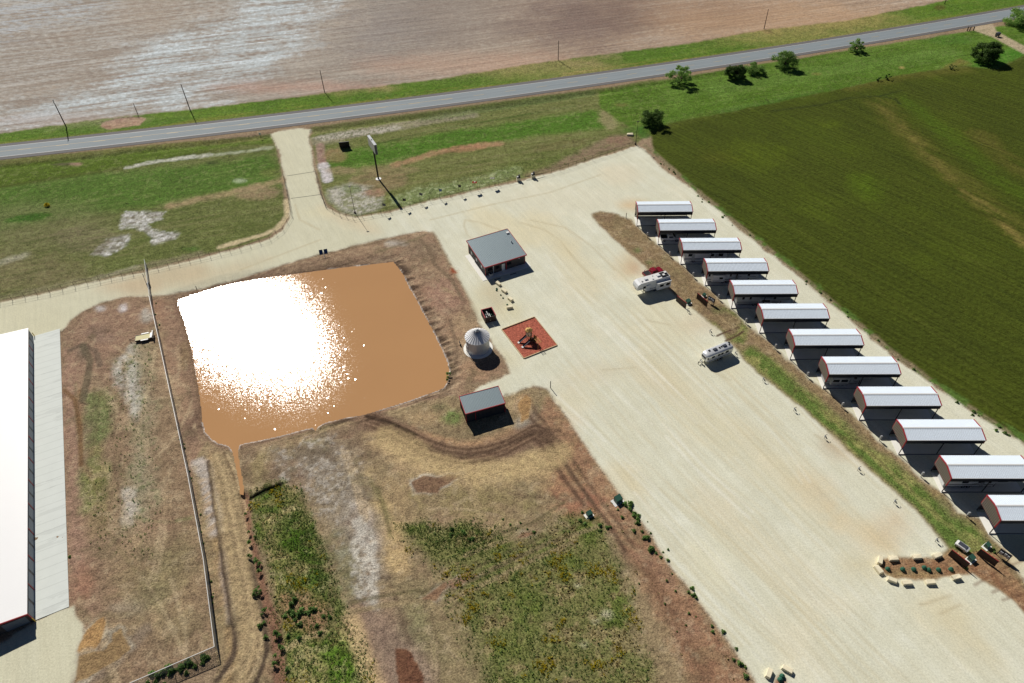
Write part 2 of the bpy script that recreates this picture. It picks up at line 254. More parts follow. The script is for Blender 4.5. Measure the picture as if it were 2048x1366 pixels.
blob(200, 670, 30, 20, (136, 116, 102), .5, 2.5); blob(165, 705, 12, 20, (112, 108, 92), .55, 1.6); blob(185, 765, 26, 26, (158, 138, 108), .5, 2.4)
mm = mask([(165, 790), (210, 775), (228, 800), (225, 860), (205, 900), (215, 960), (200, 1010), (172, 1020), (165, 960), (178, 900), (165, 840)], 2, 2.2, .85); paint(mm, (106, 114, 74), .9)
blob(190, 935, 16, 50, (108, 106, 62), .5, 2); blob(160, 820, 4, 40, (134, 96, 50), .5, .8)
mm = mask([(232, 715), (262, 692), (272, 705), (280, 760), (285, 800), (275, 840), (262, 830), (250, 780), (232, 770), (226, 740)], 1.2, 1.6, .9); paint(mm, (196, 194, 182), .1); speckle(mm, .3, (135, 130, 105), NS + NM * .5)
mm = mask([(262, 700), (290, 705), (300, 800), (300, 900), (310, 980), (290, 1040), (262, 1060), (250, 1000), (265, 930), (270, 850), (285, 790)], 2.5, 2.6, .7); paint(mm, (156, 150, 122), .4); speckle(mm, .2, (112, 116, 80), NM + NS * .6)
mm = mask([(245, 980), (268, 975), (275, 1010), (262, 1050), (248, 1040)], 1, 1.2, .85); paint(mm, (192, 186, 172), 0)
blob(268, 660 - 25 + 5, 8, 5, (222, 222, 222), .0, .5)
blob(245, 616, 7, 7, (218, 216, 216), .85, .8); blob(200, 617, 10, 5, (206, 204, 202), .8, .8); blob(292, 632, 10, 13, (176, 172, 160), .8, 1.2, .3)
blob(330, 1130, 26, 60, (128, 122, 84), .5, 3, .5, rot=.5, feather=2); blob(250, 1215, 32, 10, (176, 166, 150), .5, 2); blob(300, 1195, 26, 14, (128, 122, 92), .5, 2.4, .4); blob(300, 1280, 60, 34, (130, 114, 88), .4, 3); blob(360, 1190, 26, 90, (150, 132, 96), .45, 3, .2, feather=2); blob(375, 1010, 14, 80, (140, 118, 92), .5, 2)
paint(stroke([(268, 1035), (300, 1042), (340, 1044), (380, 1036)], .35, .5, .3, .6), (92, 104, 62), .8)
blob(200, 1000, 20, 60, (128, 118, 74), .45, 3, .5); blob(265, 1180, 40, 60, (136, 124, 88), .4, 4, .4, feather=2); blob(170, 1170, 20, 40, (160, 118, 92), .6, 3, 0)
# wet puddles bottom left
mm = mask([(160, 1290), (175, 1262), (195, 1240), (208, 1232), (212, 1246), (206, 1262), (200, 1285), (185, 1302), (165, 1310), (158, 1300)], .4, .5, .95); paint(mm, (178, 142, 96), 0)
mm = mask([(160, 1312), (200, 1300), (228, 1280), (250, 1282), (256, 1300), (240, 1318), (200, 1340), (165, 1356), (155, 1350)], .5, .8, .9); paint(mm, (156, 122, 84), 0)
mm = mask([(200, 1300), (210, 1270), (226, 1262), (240, 1285), (226, 1300), (215, 1330), (206, 1310)], .5, .9, .8); paint(mm, (150, 142, 122), .1); paint(stroke([(290, 1260), (256, 1300), (215, 1345), (170, 1366)], 1.0, .8, .8, .6), (138, 124, 108))
# pond banks
BK = [(330, 592), (400, 575), (500, 549), (600, 520), (680, 499), (740, 485), (800, 471), (850, 461), (866, 464), (880, 488), (895, 520), (915, 555), (932, 585), (950, 612), (930, 640), (925, 690), (920, 730), (985, 740), (1018, 748), (958, 772), (938, 792), (900, 815), (760, 840), (640, 880), (500, 960), (410, 960), (385, 950), (350, 810), (325, 690), (305, 600)]
m = mask(BK, .5, .4); paint(m, (154, 130, 104), .05); paint(m * sstep(0, .6, NM + NW * .5) * .5, (172, 148, 118)); paint(m * sstep(.1, .6, NW - NM * .3) * .55, (160, 122, 98))
paint(mask([(318, 612), (350, 605), (370, 660), (385, 740), (398, 800), (400, 850), (410, 890), (385, 940), (365, 850), (340, 730)], .8, .8, .7), (152, 124, 102), 0); blob(382, 860, 22, 30, (116, 96, 80), .6, 2); blob(370, 790, 14, 40, (170, 142, 112), .6, 2); blob(368, 710, 8, 30, (150, 134, 88), .4, 1.4)
blob(890, 590, 40, 34, (166, 132, 112), .7, 2.4, 0, rot=.7, feather=1.5); blob(845, 500, 46, 22, (136, 118, 96), .6, 2.2, .2); blob(790, 487, 22, 6, (180, 178, 168), .7, 1.4); blob(905, 540, 5, 8, (150, 84, 58), .85, .3, 0)
mm = stroke([(850, 480), (880, 530), (930, 600)], .5, .5, .8, .4); paint(mm, (126, 106, 84))
blob(925, 660, 22, 34, (176, 150, 116), .6, 2, 0); blob(950, 740, 36, 22, (170, 138, 108), .7, 2, 0); blob(895, 740, 14, 18, (96, 110, 66), .6, 1.4, .8); blob(985, 732, 22, 14, (146, 116, 94), .6, 1.6)
paint(stroke([(600, 518), (700, 496), (790, 478)], .4, .4, .3, .5), (110, 98, 72))
# wet bank ring and waterline
ring = sstep(-3.2, -.3, PD) * sstep(.4, .0, PD); eastness = sstep(-60, -30, X)
paint(ring * (.35 + .4 * eastness) * sstep(-.5, .4, NM + NS * .6), (104, 86, 70)); paint(sstep(-1.0, -.4, PD) * sstep(.5, 0, PD) * .5, (110, 86, 66))
rill = (fbm(X, Y, .8, 2, 2, math.radians(22), 10) - .5) * 2
paint(sstep(-3.6, -.6, PD) * sstep(.2, 0, PD) * sstep(-.05, .3, rill) * (.25 + .6 * eastness), (78, 64, 52))
paint(sstep(-5.0, -1.2, PD) * sstep(-.2, -.6, PD) * eastness * sstep(.05, .3, -rill) * .45, (176, 156, 128))
paint(sstep(-.42, -.12, PD) * sstep(.6, .1, PD) * sstep(-.5, .3, NS + NW + .25 * (Y < 125)) * .75 * ((X > -50) | (Y < 98)), (222, 212, 200))
# south of the pond: churned field
SP = [(385, 930), (412, 880), (430, 890), (460, 900), (500, 892), (600, 866), (650, 850), (740, 832), (850, 800), (900, 790), (940, 795), (1060, 776), (1095, 780), (1150, 860), (1232, 978), (1290, 1055), (1340, 1132), (1400, 1208), (1500, 1350), (1560, 1440), (1560, 1600), (300, 1600), (435, 1340), (432, 1298), (410, 1110)]
m = mask(SP, .4, .3); paint(m, (150, 132, 100), .2); paint(m * sstep(.0, .6, NM + NW * .6) * .5, (170, 150, 114)); paint(m * sstep(.0, .6, -NW + NM * .4) * .55, (126, 112, 84))
paint(mask([(480, 895), (640, 862), (740, 836), (860, 870), (800, 905), (700, 930), (640, 960), (560, 985), (500, 990), (482, 950)], 2, 2, .75), (126, 106, 86), .1)
blob(600, 895, 34, 18, (160, 138, 100), .7, 2, .1); blob(520, 940, 16, 40, (158, 144, 100), .6, 2, .2, rot=.2); blob(620, 885, 10, 4, (100, 110, 62), .6, 1)
gm = mask([(560, 905), (640, 880), (700, 900), (720, 960), (760, 1050), (770, 1150), (720, 1200), (690, 1150), (660, 1050), (610, 985), (560, 960)], 3, 3, .7); paint(gm, (144, 134, 118), .1); speckle(gm, .3, (178, 172, 160), NS + NM * .4); speckle(gm, .2, (116, 104, 86), -NM)
tr = stroke([(735, 838), (790, 862), (850, 895), (920, 915), (980, 905), (1030, 885), (1070, 870)], 3.2, 1.2, .8, .9); paint(tr, (120, 98, 80), 0)
for off in (-1.5, -.2, 1.1):
    P = GP([(735, 838), (790, 862), (850, 895), (920, 915), (980, 905), (1030, 885), (1070, 868)]); P = [(a, b + off) for a, b in P]
    paint(stroke(P, .3, .35, .35, .75, True), (84, 66, 52))
paint(stroke([(760, 872), (860, 925), (960, 950), (1060, 935), (1130, 900)], 3.4, 1.6, 1.4, .85), (188, 164, 122), 0)
paint(stroke([(800, 862), (860, 880), (920, 893), (990, 885), (1040, 868)], 1.6, 1.2, 1.2, .8), (186, 150, 112), 0); blob(880, 835, 70, 16, (176, 150, 112), .75, 2.4, .05, feather=1.5)
blob(905, 835, 26, 16, (96, 116, 66), .85, 1.8, .9); blob(880, 815, 14, 8, (112, 118, 78), .6, 1.4, .6)
blob(1050, 812, 14, 22, (178, 138, 90), .9, .8, 0); blob(1075, 838, 24, 22, (136, 116, 100), .8, 2); blob(1045, 848, 12, 12, (160, 154, 140), .8, 1.2); blob(1100, 860, 24, 26, (140, 112, 90), .7, 2)
for pp in [[(1070, 868), (1100, 880), (1130, 910), (1160, 960), (1190, 1000), (1230, 1060), (1262, 1110)], [(1058, 872), (1090, 900), (1110, 930), (1150, 980), (1190, 1030)]]:
    paint(stroke(pp, 1.4, 1, .8, .7), (128, 102, 82), 0); paint(stroke(pp, .3, .3, .4, .7), (92, 72, 58), 0)
RE = [(1095, 800), (1150, 862), (1228, 978), (1290, 1058), (1340, 1135), (1400, 1210), (1500, 1352), (1540, 1420), (1400, 1420), (1330, 1250), (1270, 1150), (1220, 1060), (1160, 980), (1110, 900), (1080, 840)]
m = mask(RE, 1.6, 1.6, .9); paint(m, (158, 122, 94), .05); paint(m * sstep(0, .5, NM + NS * .4) * .5, (132, 94, 72)); paint(m * sstep(.1, .6, NW) * .4, (172, 142, 108))
paint(stroke([(1290, 1130), (1320, 1190), (1350, 1240), (1400, 1330), (1420, 1400)], 1.2, 1, .8, .5), (110, 84, 64), 0)
blob(1160, 1010, 30, 24, (160, 116, 90), .7, 2.2, .02, feather=1.5); blob(1120, 960, 50, 30, (170, 144, 104), .5, 3); blob(960, 1000, 80, 30, (138, 126, 82), .6, 4, .4, feather=2); blob(800, 1000, 40, 50, (176, 152, 112), .65, 3, .1, feather=2); blob(735, 1150, 8, 60, (130, 116, 104), .4, 2)
paint(stroke([(745, 1020), (790, 1080), (800, 1130)], 2.2, 1.4, 1.6, .7), (190, 164, 118), .1); blob(700, 1010, 18, 40, (174, 166, 152), .6, 3, feather=2); blob(735, 1060, 24, 40, (172, 164, 156), .65, 3, feather=2)
paint(stroke([(740, 960), (760, 1000), (780, 1040)], .6, .6, .6, .5), (110, 108, 66), .6)
# puddles
for pp, c in [([(826, 965), (850, 955), (880, 955), (895, 950), (925, 950), (900, 962), (880, 975), (878, 988), (850, 985), (832, 985)], (140, 106, 76)), ([(842, 1195), (870, 1180), (885, 1165), (925, 1150), (950, 1128), (940, 1145), (905, 1165), (885, 1180), (872, 1200), (845, 1200)], (146, 112, 82)), ([(790, 1298), (812, 1302), (830, 1330), (848, 1370), (852, 1420), (815, 1420), (800, 1360)], (120, 70, 44)), ([(1030, 1072), (1080, 1058), (1070, 1068), (1035, 1078)], (150, 112, 84))]:
    big = mask(pp, .9, 1.6, .6); paint(big, (176, 168, 152), 0); paint(mask(pp, .3, .9, .95), c, 0)
paint(mask([(720, 1190), (780, 1210), (830, 1260), (860, 1330), (870, 1420), (760, 1420), (740, 1320), (700, 1240)], 2, 2, .8), (136, 116, 100), .02); blob(770, 1230, 20, 30, (158, 134, 106), .6, 3)
blob(840, 1250, 22, 60, (120, 120, 84), .7, 3, .7, rot=-.2, feather=2); paint(stroke([(700, 1240), (740, 1330), (760, 1400)], 2.4, 1, 1, .75), (178, 150, 110), .05)
# weedy plots
W1 = [(500, 985), (540, 962), (600, 968), (622, 1040), (650, 1120), (680, 1200), (700, 1240), (740, 1330), (760, 1420), (560, 1420), (552, 1300), (548, 1220), (530, 1130), (508, 1050)]
m = mask(W1, 1.2, 1.4, .9); paint(m, (114, 114, 66), .8); speckle(m, .1, (80, 100, 38), NM + NW * .5, .3); speckle(m, .3, (168, 152, 108), -NM - NS * .3)
W1B = mask([(560, 1040), (600, 1010), (625, 1060), (650, 1130), (640, 1160), (590, 1130), (565, 1090)], 2, 2, .85); paint(W1B, (66, 96, 26), 1)
paint(mask([(628, 1275), (670, 1255), (700, 1290), (735, 1350), (740, 1420), (660, 1420), (640, 1330)], 1.6, 1.6, .85), (82, 108, 36), 1)
paint(mask([(560, 1190), (600, 1185), (660, 1230), (640, 1270), (590, 1240)], 2, 2, .7), (156, 122, 92), .1)
W2 = [(800, 1058), (850, 1045), (960, 1058), (1060, 1075), (1100, 1050), (1180, 1030), (1215, 1075), (1250, 1130), (1262, 1240), (1310, 1340), (1330, 1420), (980, 1420), (960, 1330), (930, 1260), (900, 1210), (900, 1170), (860, 1130), (820, 1100)]
W2M = mask(W2, 2, 2.2, .92); paint(W2M, (112, 110, 68), .8); speckle(W2M, .15, (94, 104, 50), NW + NM * .5, .3); speckle(W2M, .35, (146, 130, 96), -NM - NS * .4)
blob(880, 1060, 60, 12, (98, 110, 56), .6, 2, .9); paint(mask([(870, 1210), (920, 1220), (980, 1340), (960, 1420), (870, 1420), (850, 1280)], 2.5, 2.5, .6), (132, 120, 88), .3)
blob(1070, 1290, 60, 14, (110, 112, 62), .4, 3); blob(1140, 1320, 50, 6, (120, 96, 62), .6, 1.4); blob(1212, 1228, 8, 5, (200, 186, 168), .7, .6); blob(1190, 1243, 6, 4, (190, 180, 160), .6, .6); blob(1168, 1288, 8, 5, (186, 176, 158), .6, .8); blob(1155, 1170, 5, 3, (200, 190, 170), .6, .5)
# channel, berm road left of it
paint(stroke([(486, 990), (492, 1060), (508, 1120), (522, 1180), (534, 1215), (548, 1250), (556, 1310), (560, 1400)], 1.1, .6, .3, .9), (138, 108, 88), 0)
br = mask([(420, 905), (432, 900), (455, 915), (470, 950), (485, 1000), (498, 1080), (512, 1160), (524, 1220), (530, 1290), (510, 1330), (470, 1420), (430, 1420), (450, 1330), (455, 1290), (440, 1180), (425, 1080), (415, 980), (412, 930)], .8, .6, .9); paint(br, (168, 144, 104), .02)
for pp in [[(428, 905), (445, 960), (462, 1040), (478, 1120), (500, 1210), (508, 1280), (490, 1340)], [(440, 905), (458, 950), (480, 1030), (500, 1140), (516, 1220), (520, 1290), (500, 1350)]]:
    paint(stroke(pp, .32, .4, .3, .35), (112, 92, 70), 0)
paint(stroke([(420, 930), (430, 1000), (445, 1080), (455, 1160), (468, 1230), (476, 1290), (450, 1340), (430, 1366)], .6, .5, .5, .6), (112, 96, 80), 0)
mm = stroke([(400, 925), (415, 960), (424, 1000), (432, 1060)], 1.4, .8, 1, .8); paint(mm, (190, 184, 176), 0); paint(stroke([(445, 1110), (452, 1190), (462, 1240)], .8, .6, .6, .6), (164, 152, 144), 0)
paint(stroke([(500, 994), (530, 980), (558, 970)], .4, .3, .2, .95), (34, 26, 20), 0)
rl2 = (fbm(X, Y, .7, 3, 3, math.radians(35), 8) - .5) * 2
paint(mask([(400, 960), (420, 960), (440, 1110), (455, 1290), (435, 1295), (415, 1120)], .8, .8, .7) * sstep(-.1, .3, rl2), (172, 146, 110), .02)
blob(540, 1340, 30, 20, (150, 122, 96), .6, 2)
# gravel
paint(GRM, (207, 203, 180), 0)
paint(GRM * sstep(-.1, .7, STR * .6 + NM * .6 + NW * .3) * .5, (216, 214, 197)); paint(GRM * sstep(.0, .7, -STR * .6 - NM * .5) * .35, (197, 190, 162)); paint(GRM * sstep(.1, .7, NW + NM * .3) * .25, (212, 200, 170)); paint(GRM * sstep(.0, .7, NL_) * .3, (198, 198, 182))
STG = (fbm(X, Y, .9, 3, 5, ROWANG, 30) - .5) * 2; paint(GRM * sstep(.05, .6, STG) * .14, (224, 222, 206)); paint(GRM * sstep(.05, .6, -STG) * .22, (194, 186, 158)); west = sstep(-25, -45, X); paint(GRM * west * .7, (196, 190, 162)); paint(GRM * sstep(15, 45, X - .2 * Y + 15) * sstep(150, 120, -Y + 300) * 0, (200, 190, 160))
def gblob(cx, cy, rx, ry, c, a, amp=2, rot=0, f=2):
    global col
    keep = col.copy(); blob(cx, cy, rx * 1.1, ry * 1.1, tuple(.8 * q_ + .2 * w_ for q_, w_ in zip(c, (206, 198, 170))), a * .9, amp, rot=rot, feather=f * 1.3); mk = GRM[:, None]; col[:] = keep * (1 - mk) + col * mk
for a in [(330, 555, 80, 18, (182, 160, 128), .8, 2, -.22, 2), (260, 575, 50, 14, (186, 164, 134), .7), (440, 545, 90, 10, (186, 166, 134), .6, 2, -.28), (1130, 400, 120, 26, (212, 204, 180), .5), (1010, 455, 70, 26, (212, 196, 156), .6, 2, .4), (1100, 470, 60, 24, (210, 192, 150), .5, 2, .7),
          (1160, 540, 30, 60, (206, 190, 152), .5, 2, -.6), (1270, 410, 26, 9, (198, 160, 112), .7, 1), (1260, 530, 24, 26, (196, 168, 126), .7, 1.6, .6), (1270, 535, 12, 12, (168, 120, 88), .6, 1), (1380, 590, 24, 20, (204, 190, 148), .6), (1400, 650, 40, 12, (196, 172, 144), .6), (1330, 640, 60, 60, (212, 198, 160), .4, 3, .7),
          (1120, 840, 40, 14, (204, 176, 140), .5), (1180, 750, 60, 16, (206, 182, 146), .35, 2, -.2), (1380, 800, 110, 26, (206, 190, 150), .55, 3, .8, 3), (1560, 940, 120, 22, (208, 188, 146), .55, 3, .75, 3), (1640, 985, 50, 24, (200, 172, 130), .5, 3, .7), (1780, 1055, 24, 30, (196, 162, 120), .6, 2, .6), (1720, 1060, 60, 20, (202, 176, 132), .6, 2.5, .5),
          (1260, 960, 30, 16, (206, 184, 140), .6, 2, .9), (1700, 900, 50, 10, (192, 160, 124), .6, 1.5, .7), (1665, 895, 22, 10, (160, 128, 96), .7, 1.4, .5), (1890, 1220, 60, 30, (206, 190, 148), .5, 3, .4, 3), (1940, 1280, 70, 14, (196, 176, 132), .5, 2, .7), (1550, 1120, 110, 20, (212, 196, 166), .4, 3, .8, 3), (1440, 1020, 60, 18, (214, 194, 160), .4, 3, .8), (1720, 1130, 26, 10, (196, 176, 130), .6, 1.5),
          (1420, 1130, 60, 30, (216, 206, 170), .5, 3, .8), (1600, 1290, 80, 30, (212, 198, 166), .4, 3, .8), (1880, 1010 + 40, 4, 4, (190, 150, 110), .5, .5), (700, 440, 60, 12, (206, 182, 148), .6, 1.5, .4), (640, 425, 30, 8, (206, 196, 160), .5), (1240, 350, 40, 20, (210, 190, 158), .4), (60, 640, 80, 30, (200, 194, 164), .5), (1310, 760, 60, 20, (204, 182, 146), .4, 2, .6),
          (1020, 620, 24, 18, (200, 186, 140), .5), (960, 600, 16, 24, (196, 182, 140), .5), (990, 590, 16, 26, (178, 160, 124), .7, 1, -.5), (1010, 720, 20, 14, (204, 190, 150), .4), (1130, 800, 50, 16, (208, 190, 150), .45), (1460, 740, 26, 14, (212, 200, 160), .4), (1310, 470, 30, 18, (206, 188, 150), .3)]:
    gblob(*a)
def gstroke(pp, h, c, a, f=.4, amp=.25): paint(stroke(pp, h, f, amp, a) * GRM, c)
for pp in [[(1000, 460), (960, 445), (930, 440), (928, 452), (935, 470), (950, 482)], [(1040, 445), (1090, 460), (1120, 480), (1150, 520), (1190, 560)], [(1060, 440), (1130, 455), (1180, 490), (1230, 540)], [(860, 440), (980, 410), (1100, 385), (1200, 350)], [(480, 540), (560, 510), (640, 480)], [(590, 410), (600, 440), (640, 460)]]:
    gstroke(pp, .22, (176, 160, 124), .55)
for k in range(16):
    x0, y0 = rnd.uniform(1100, 1500), rnd.uniform(600, 1000); L = rnd.uniform(60, 300)
    gstroke([(x0, y0), (x0 + L * .5, y0 + L * .52 + rnd.uniform(-6, 6)), (x0 + L, y0 + L * .98)], rnd.uniform(.12, .3), rnd.choice([(190, 180, 148), (226, 222, 208), (198, 186, 158)]), .45, .35, .1)
for pp in [[(1842, 1210), (1900, 1192)], [(1880, 1228), (1920, 1210)], [(1630, 870), (1660, 888), (1690, 905)], [(1420, 740), (1460, 760)], [(1290, 640), (1340, 650)], [(1205, 740), (1270, 735)]]: gstroke(pp, .2, (164, 146, 112), .4)
for k in range(46):
    x0, y0 = rnd.uniform(1060, 1560), rnd.uniform(470, 1050); L = rnd.uniform(140, 420); bow = rnd.uniform(-14, 14); c = rnd.choice([(198, 190, 160), (192, 180, 148), (224, 221, 206), (202, 190, 158)]); P = [(x0 + L * t_ + bow * math.sin(t_ * 3.14), y0 + L * t_ * 1.0 - bow * math.sin(t_ * 3.14)) for t_ in (0, .25, .5, .75, 1)]
    gstroke(P, rnd.uniform(.15, .4), c, .34, .35, .15); gstroke([(u_ + 16, v_ - 3) for u_, v_ in P], rnd.uniform(.15, .35), c, .3, .35, .15)
# entrance seams
pass
# strip with lawn beside the shelters
GMS = gr_out; paint(GMS, (140, 120, 88), .3)
lawn = mask([(1470, 700), (1500, 690), (1540, 712), (1600, 765), (1660, 820), (1740, 890), (1800, 930), (1860, 985), (1900, 1035), (1950, 1050), (1990, 1100), (1960, 1130), (1900, 1100), (1850, 1040), (1790, 985), (1720, 920), (1640, 850), (1560, 780), (1500, 730)], 1.6, 1.4, .95) * GMS
lawn = np.maximum(lawn, mask([(1412, 640), (1440, 648), (1465, 665), (1480, 640), (1450, 618), (1480, 625), (1500, 660), (1490, 690), (1450, 680)], 1.2, 1.2, .8) * GMS)
paint(lawn, (92, 110, 54), .9); paint(lawn * sstep(.0, .4, STR + NM * .8) * .8, (146, 136, 90)); paint(lawn * sstep(.05, .5, NW) * .5, (74, 94, 42)); paint(lawn * sstep(.35, .7, -NW - NM * .5) * .5, (134, 112, 80))
up = GMS * (1 - np.clip(lawn, 0, 1)); paint(up * sstep(0, .5, NM + NW * .5) * .5, (126, 108, 82)); paint(up * sstep(.1, .6, -NM + NS * .5) * .5, (168, 148, 112)); paint(up * sstep(.2, .6, NW) * .4, (112, 114, 76), .6)
for b in [(1275, 500, 8, 6, (92, 104, 64), .7, .7, .9), (1298, 525, 10, 6, (96, 104, 62), .7, .8, .9), (1210, 435, 22, 8, (132, 108, 84), .7, 1), (1330, 490, 10, 20, (120, 100, 76), .6, 1.2), (1440, 620, 22, 8, (98, 104, 64), .6, 1.2, .8), (1390, 545, 22, 14, (124, 104, 78), .6, 1.6), (1450, 596, 20, 10, (158, 130, 92), .5, 1.2), (1600, 712, 12, 10, (150, 120, 90), .7, 1), (1870, 975, 10, 18, (150, 126, 88), .7, 1), (1540, 650, 14, 14, (132, 108, 78), .7, 1)]:
    keep = col.copy(); blob(*b[:5], b[5], b[6], b[7] if len(b) > 7 else None); mk = GMS[:, None]; col[:] = keep * (1 - mk) + col * mk
bed = mask([(1766, 1122), (1790, 1118), (1885, 1120), (1902, 1098), (1940, 1108), (1990, 1105), (2048, 1180), (2120, 1250), (2120, 1300), (2048, 1222), (2000, 1180), (1962, 1158), (1945, 1146), (1900, 1152), (1830, 1158), (1790, 1155), (1766, 1140)], .5, .5, .95)
paint(bed, (154, 120, 88), .02); paint(bed * sstep(0, .5, NM + NS * .5) * .6, (126, 88, 62)); paint(bed * sstep(.1, .5, NW - NM * .3) * .5, (172, 142, 104)); blob(1830, 1148, 50, 5, (148, 138, 92), .5, .8, .4)
blob(2000, 1075, 18, 40, (184, 156, 104), .0); gblob(2030, 1110, 26, 30, (196, 166, 116), .7, 1.2, .8)
for pp in [[(1434, 672), (1460, 660), (1478, 654)], [(1452, 682), (1476, 670), (1487, 662)]]: paint(stroke(pp, .28, .2, .1, .95), (78, 56, 44), 0)
blob(1462, 666, 16, 7, (132, 108, 88), .7, .6, rot=-.4)
paint(stroke([(1345, 552), (1380, 585), (1420, 622), (1500, 690), (1570, 752), (1700, 868), (1830, 985)], .14, .12, .1, .5) * GMS, (98, 86, 60))
for pp in [[(1950, 1170), (2000, 1140), (2048, 1120)], [(1985, 1185), (2048, 1158)], [(2005, 1200), (2060, 1185)]]: paint(stroke(pp, .25, .25, .2, .5), (110, 78, 56), 0)
paint(mask([(1555, 1352), (1562, 1345), (1572, 1360), (1580, 1400), (1540, 1420), (1545, 1370)], .4, .4, .95), (150, 112, 84), 0)
# dark soft edges of the lot
paint(stroke([(866, 466), (895, 520), (932, 588), (958, 640)], .5, .6, .8, .5), (150, 134, 104), 0)
# tyre tracks and scuffs in the dirt
TR = mask(SP, 1, .5) * (1 - W2M * .8) + mask(WP, 1, .5) + mask(BK, 1, .5) * (PD < -1.5) + GMS * (1 - lawn) * .8; TR = np.clip(TR, 0, 1)
for k in range(150):
    if k % 3 == 0: x0, y0, a, L = rnd.uniform(150, 400), rnd.uniform(640, 1300), rnd.gauss(1.35, .25), rnd.uniform(40, 200)
    elif k % 3 == 1: x0, y0, a, L = rnd.uniform(560, 1250), rnd.uniform(860, 1340), rnd.gauss(rnd.choice((.9, 2.8, 1.2)), .35), rnd.uniform(40, 180)
    else: x0, y0, a, L = rnd.uniform(860, 1500), rnd.uniform(470, 780), rnd.gauss(.9, .4), rnd.uniform(20, 70)
    cv = rnd.gauss(0, .5); P = [(x0, y0)]
    for q in range(4): a += cv * .2; x0 += math.cos(a) * L / 4; y0 += math.sin(a) * L / 4; P.append((x0, y0))
    c = rnd.choice([(112, 92, 72), (100, 84, 66), (178, 156, 120), (188, 168, 134), (124, 112, 80)]); al_ = rnd.uniform(.25, .6); h = rnd.uniform(.16, .4)
    paint(stroke(P, h, .35, .25, al_) * TR, c)
    if rnd.random() < .5: P2 = [(u_ + 1.9 * 5, v_ + 1.5) for u_, v_ in P]; paint(stroke(P2, h, .35, .25, al_) * TR, c)
BL2 = (fbm(X, Y, 1.5, 3, 6) - .5) * 2; BL3 = (fbm(X, Y, 4.5, 3, 7) - .5) * 2
paint(TR * sstep(.18, .5, BL2) * .4, (104, 88, 68)); paint(TR * sstep(.2, .5, -BL2) * .35, (184, 166, 134)); paint(TR * sstep(.2, .5, BL3) * .25, (112, 110, 78)); paint(TR * sstep(.2, .55, -BL3) * .25, (166, 134, 110))
ng = np.clip(mask(NG, 1, .5) + mask(EG, 1, .5) + SV * .6 + NV * .6, 0, 1); STF = (fbm(X, Y, .8, 3, 1, HWANG, 12) - .5) * 2; paint(ng * sstep(.05, .5, STF) * .35, (70, 84, 34)); paint(ng * sstep(.1, .5, -STF) * .3, (124, 130, 80)); paint(ng * sstep(.15, .5, BL2) * .3, (74, 80, 42)); paint(ng * sstep(.2, .5, -BL2 - STH * .3) * .3, (132, 130, 92))
late_a = np.zeros(X.size); late_c = np.zeros((X.size, 3))
def late(m, c):
    global late_a, late_c
    late_c[:] = late_c * (1 - m[:, None]) + alb(c) * m[:, None]; late_a = late_a * (1 - m) + m
# ruts and worn tracks that stand out
late(mask([(626, 1060), (690, 1060), (712, 1120), (716, 1190), (690, 1200), (655, 1160), (632, 1110)], 2, 2, .6) * sstep(-.5, .5, NM + NW), (104, 104, 70))
wm = mask([(700, 1035), (722, 1030), (744, 1060), (748, 1120), (752, 1190), (762, 1225), (735, 1215), (716, 1190), (708, 1110)], .8, 1.4, .85); late(wm * sstep(-.5, .3, NS + .4 * NM), (184, 176, 162))
wm = mask([(600, 930), (650, 915), (690, 930), (700, 980), (690, 1030), (650, 1030), (625, 1000), (606, 975)], 1.5, 2, .6); late(wm * sstep(-.2, .4, NS), (166, 156, 142)); wm = mask([(700, 1215), (770, 1225), (800, 1270), (850, 1310), (880, 1420), (770, 1420), (748, 1330), (722, 1260)], 1.5, 1.5, .7); late(wm, (138, 116, 100))
late(stroke([(487, 992), (492, 1060), (508, 1120), (522, 1180), (534, 1215), (548, 1250), (556, 1310), (560, 1400)], .85, .35, .3, .85), (132, 98, 78)); late(stroke([(745, 950), (752, 985), (770, 1020), (785, 1060), (790, 1120)], 1.5, 1, 1.2, .6) * sstep(-.4, .4, NM), (182, 156, 112)); late(stroke([(700, 1240), (722, 1300), (748, 1366), (765, 1420)], 1.5, .8, .8, .75), (186, 160, 120)); late(stroke([(790, 1190), (806, 1250), (820, 1290)], .5, .5, .4, .5), (96, 78, 64))
late(stroke([(755, 975), (765, 1005), (772, 1030), (780, 1070)], .4, .4, .4, .6), (96, 90, 58)); late(mask([(800, 960), (900, 1000), (1000, 1010), (1080, 1000), (1050, 1040), (900, 1030), (820, 1020)], 3, 3, .5) * sstep(-.3, .4, NM + NS * .5), (118, 110, 70))
late(mask([(1120, 950), (1170, 960), (1215, 1010), (1190, 1035), (1130, 1020), (1090, 1000)], 2, 2, .6) * sstep(-.5, .3, NM), (150, 104, 82)); late(mask([(560, 1195), (600, 1190), (655, 1225), (640, 1262), (590, 1250), (560, 1240)], 1.5, 1.5, .6), (150, 116, 88))
late(mask([(582, 1285), (612, 1280), (650, 1330), (660, 1420), (600, 1420)], 1.2, 1.4, .6) * sstep(-.4, .2, NS + NM * .5), (170, 154, 108))
def rut(P, off, c=(80, 64, 50), al_=.85, h=.3): Q = GP(P); Q = [(a + off[0], b + off[1]) for a, b in Q]; late(stroke(Q, h * 1.35, .28, .2, min(.95, al_ * 1.25), True), c)
R1 = [(732, 836), (765, 850), (800, 868), (850, 893), (890, 907), (930, 913), (975, 907), (1015, 893), (1045, 876), (1068, 864), (1090, 872), (1108, 892)]
late(stroke(R1, 2.3, 1.0, .8, .7), (124, 100, 80))
for o in ((0, -1.7), (0, -.5), (0, .6), (.3, 1.8)): rut(R1, o, (86, 66, 52), .7, .2)
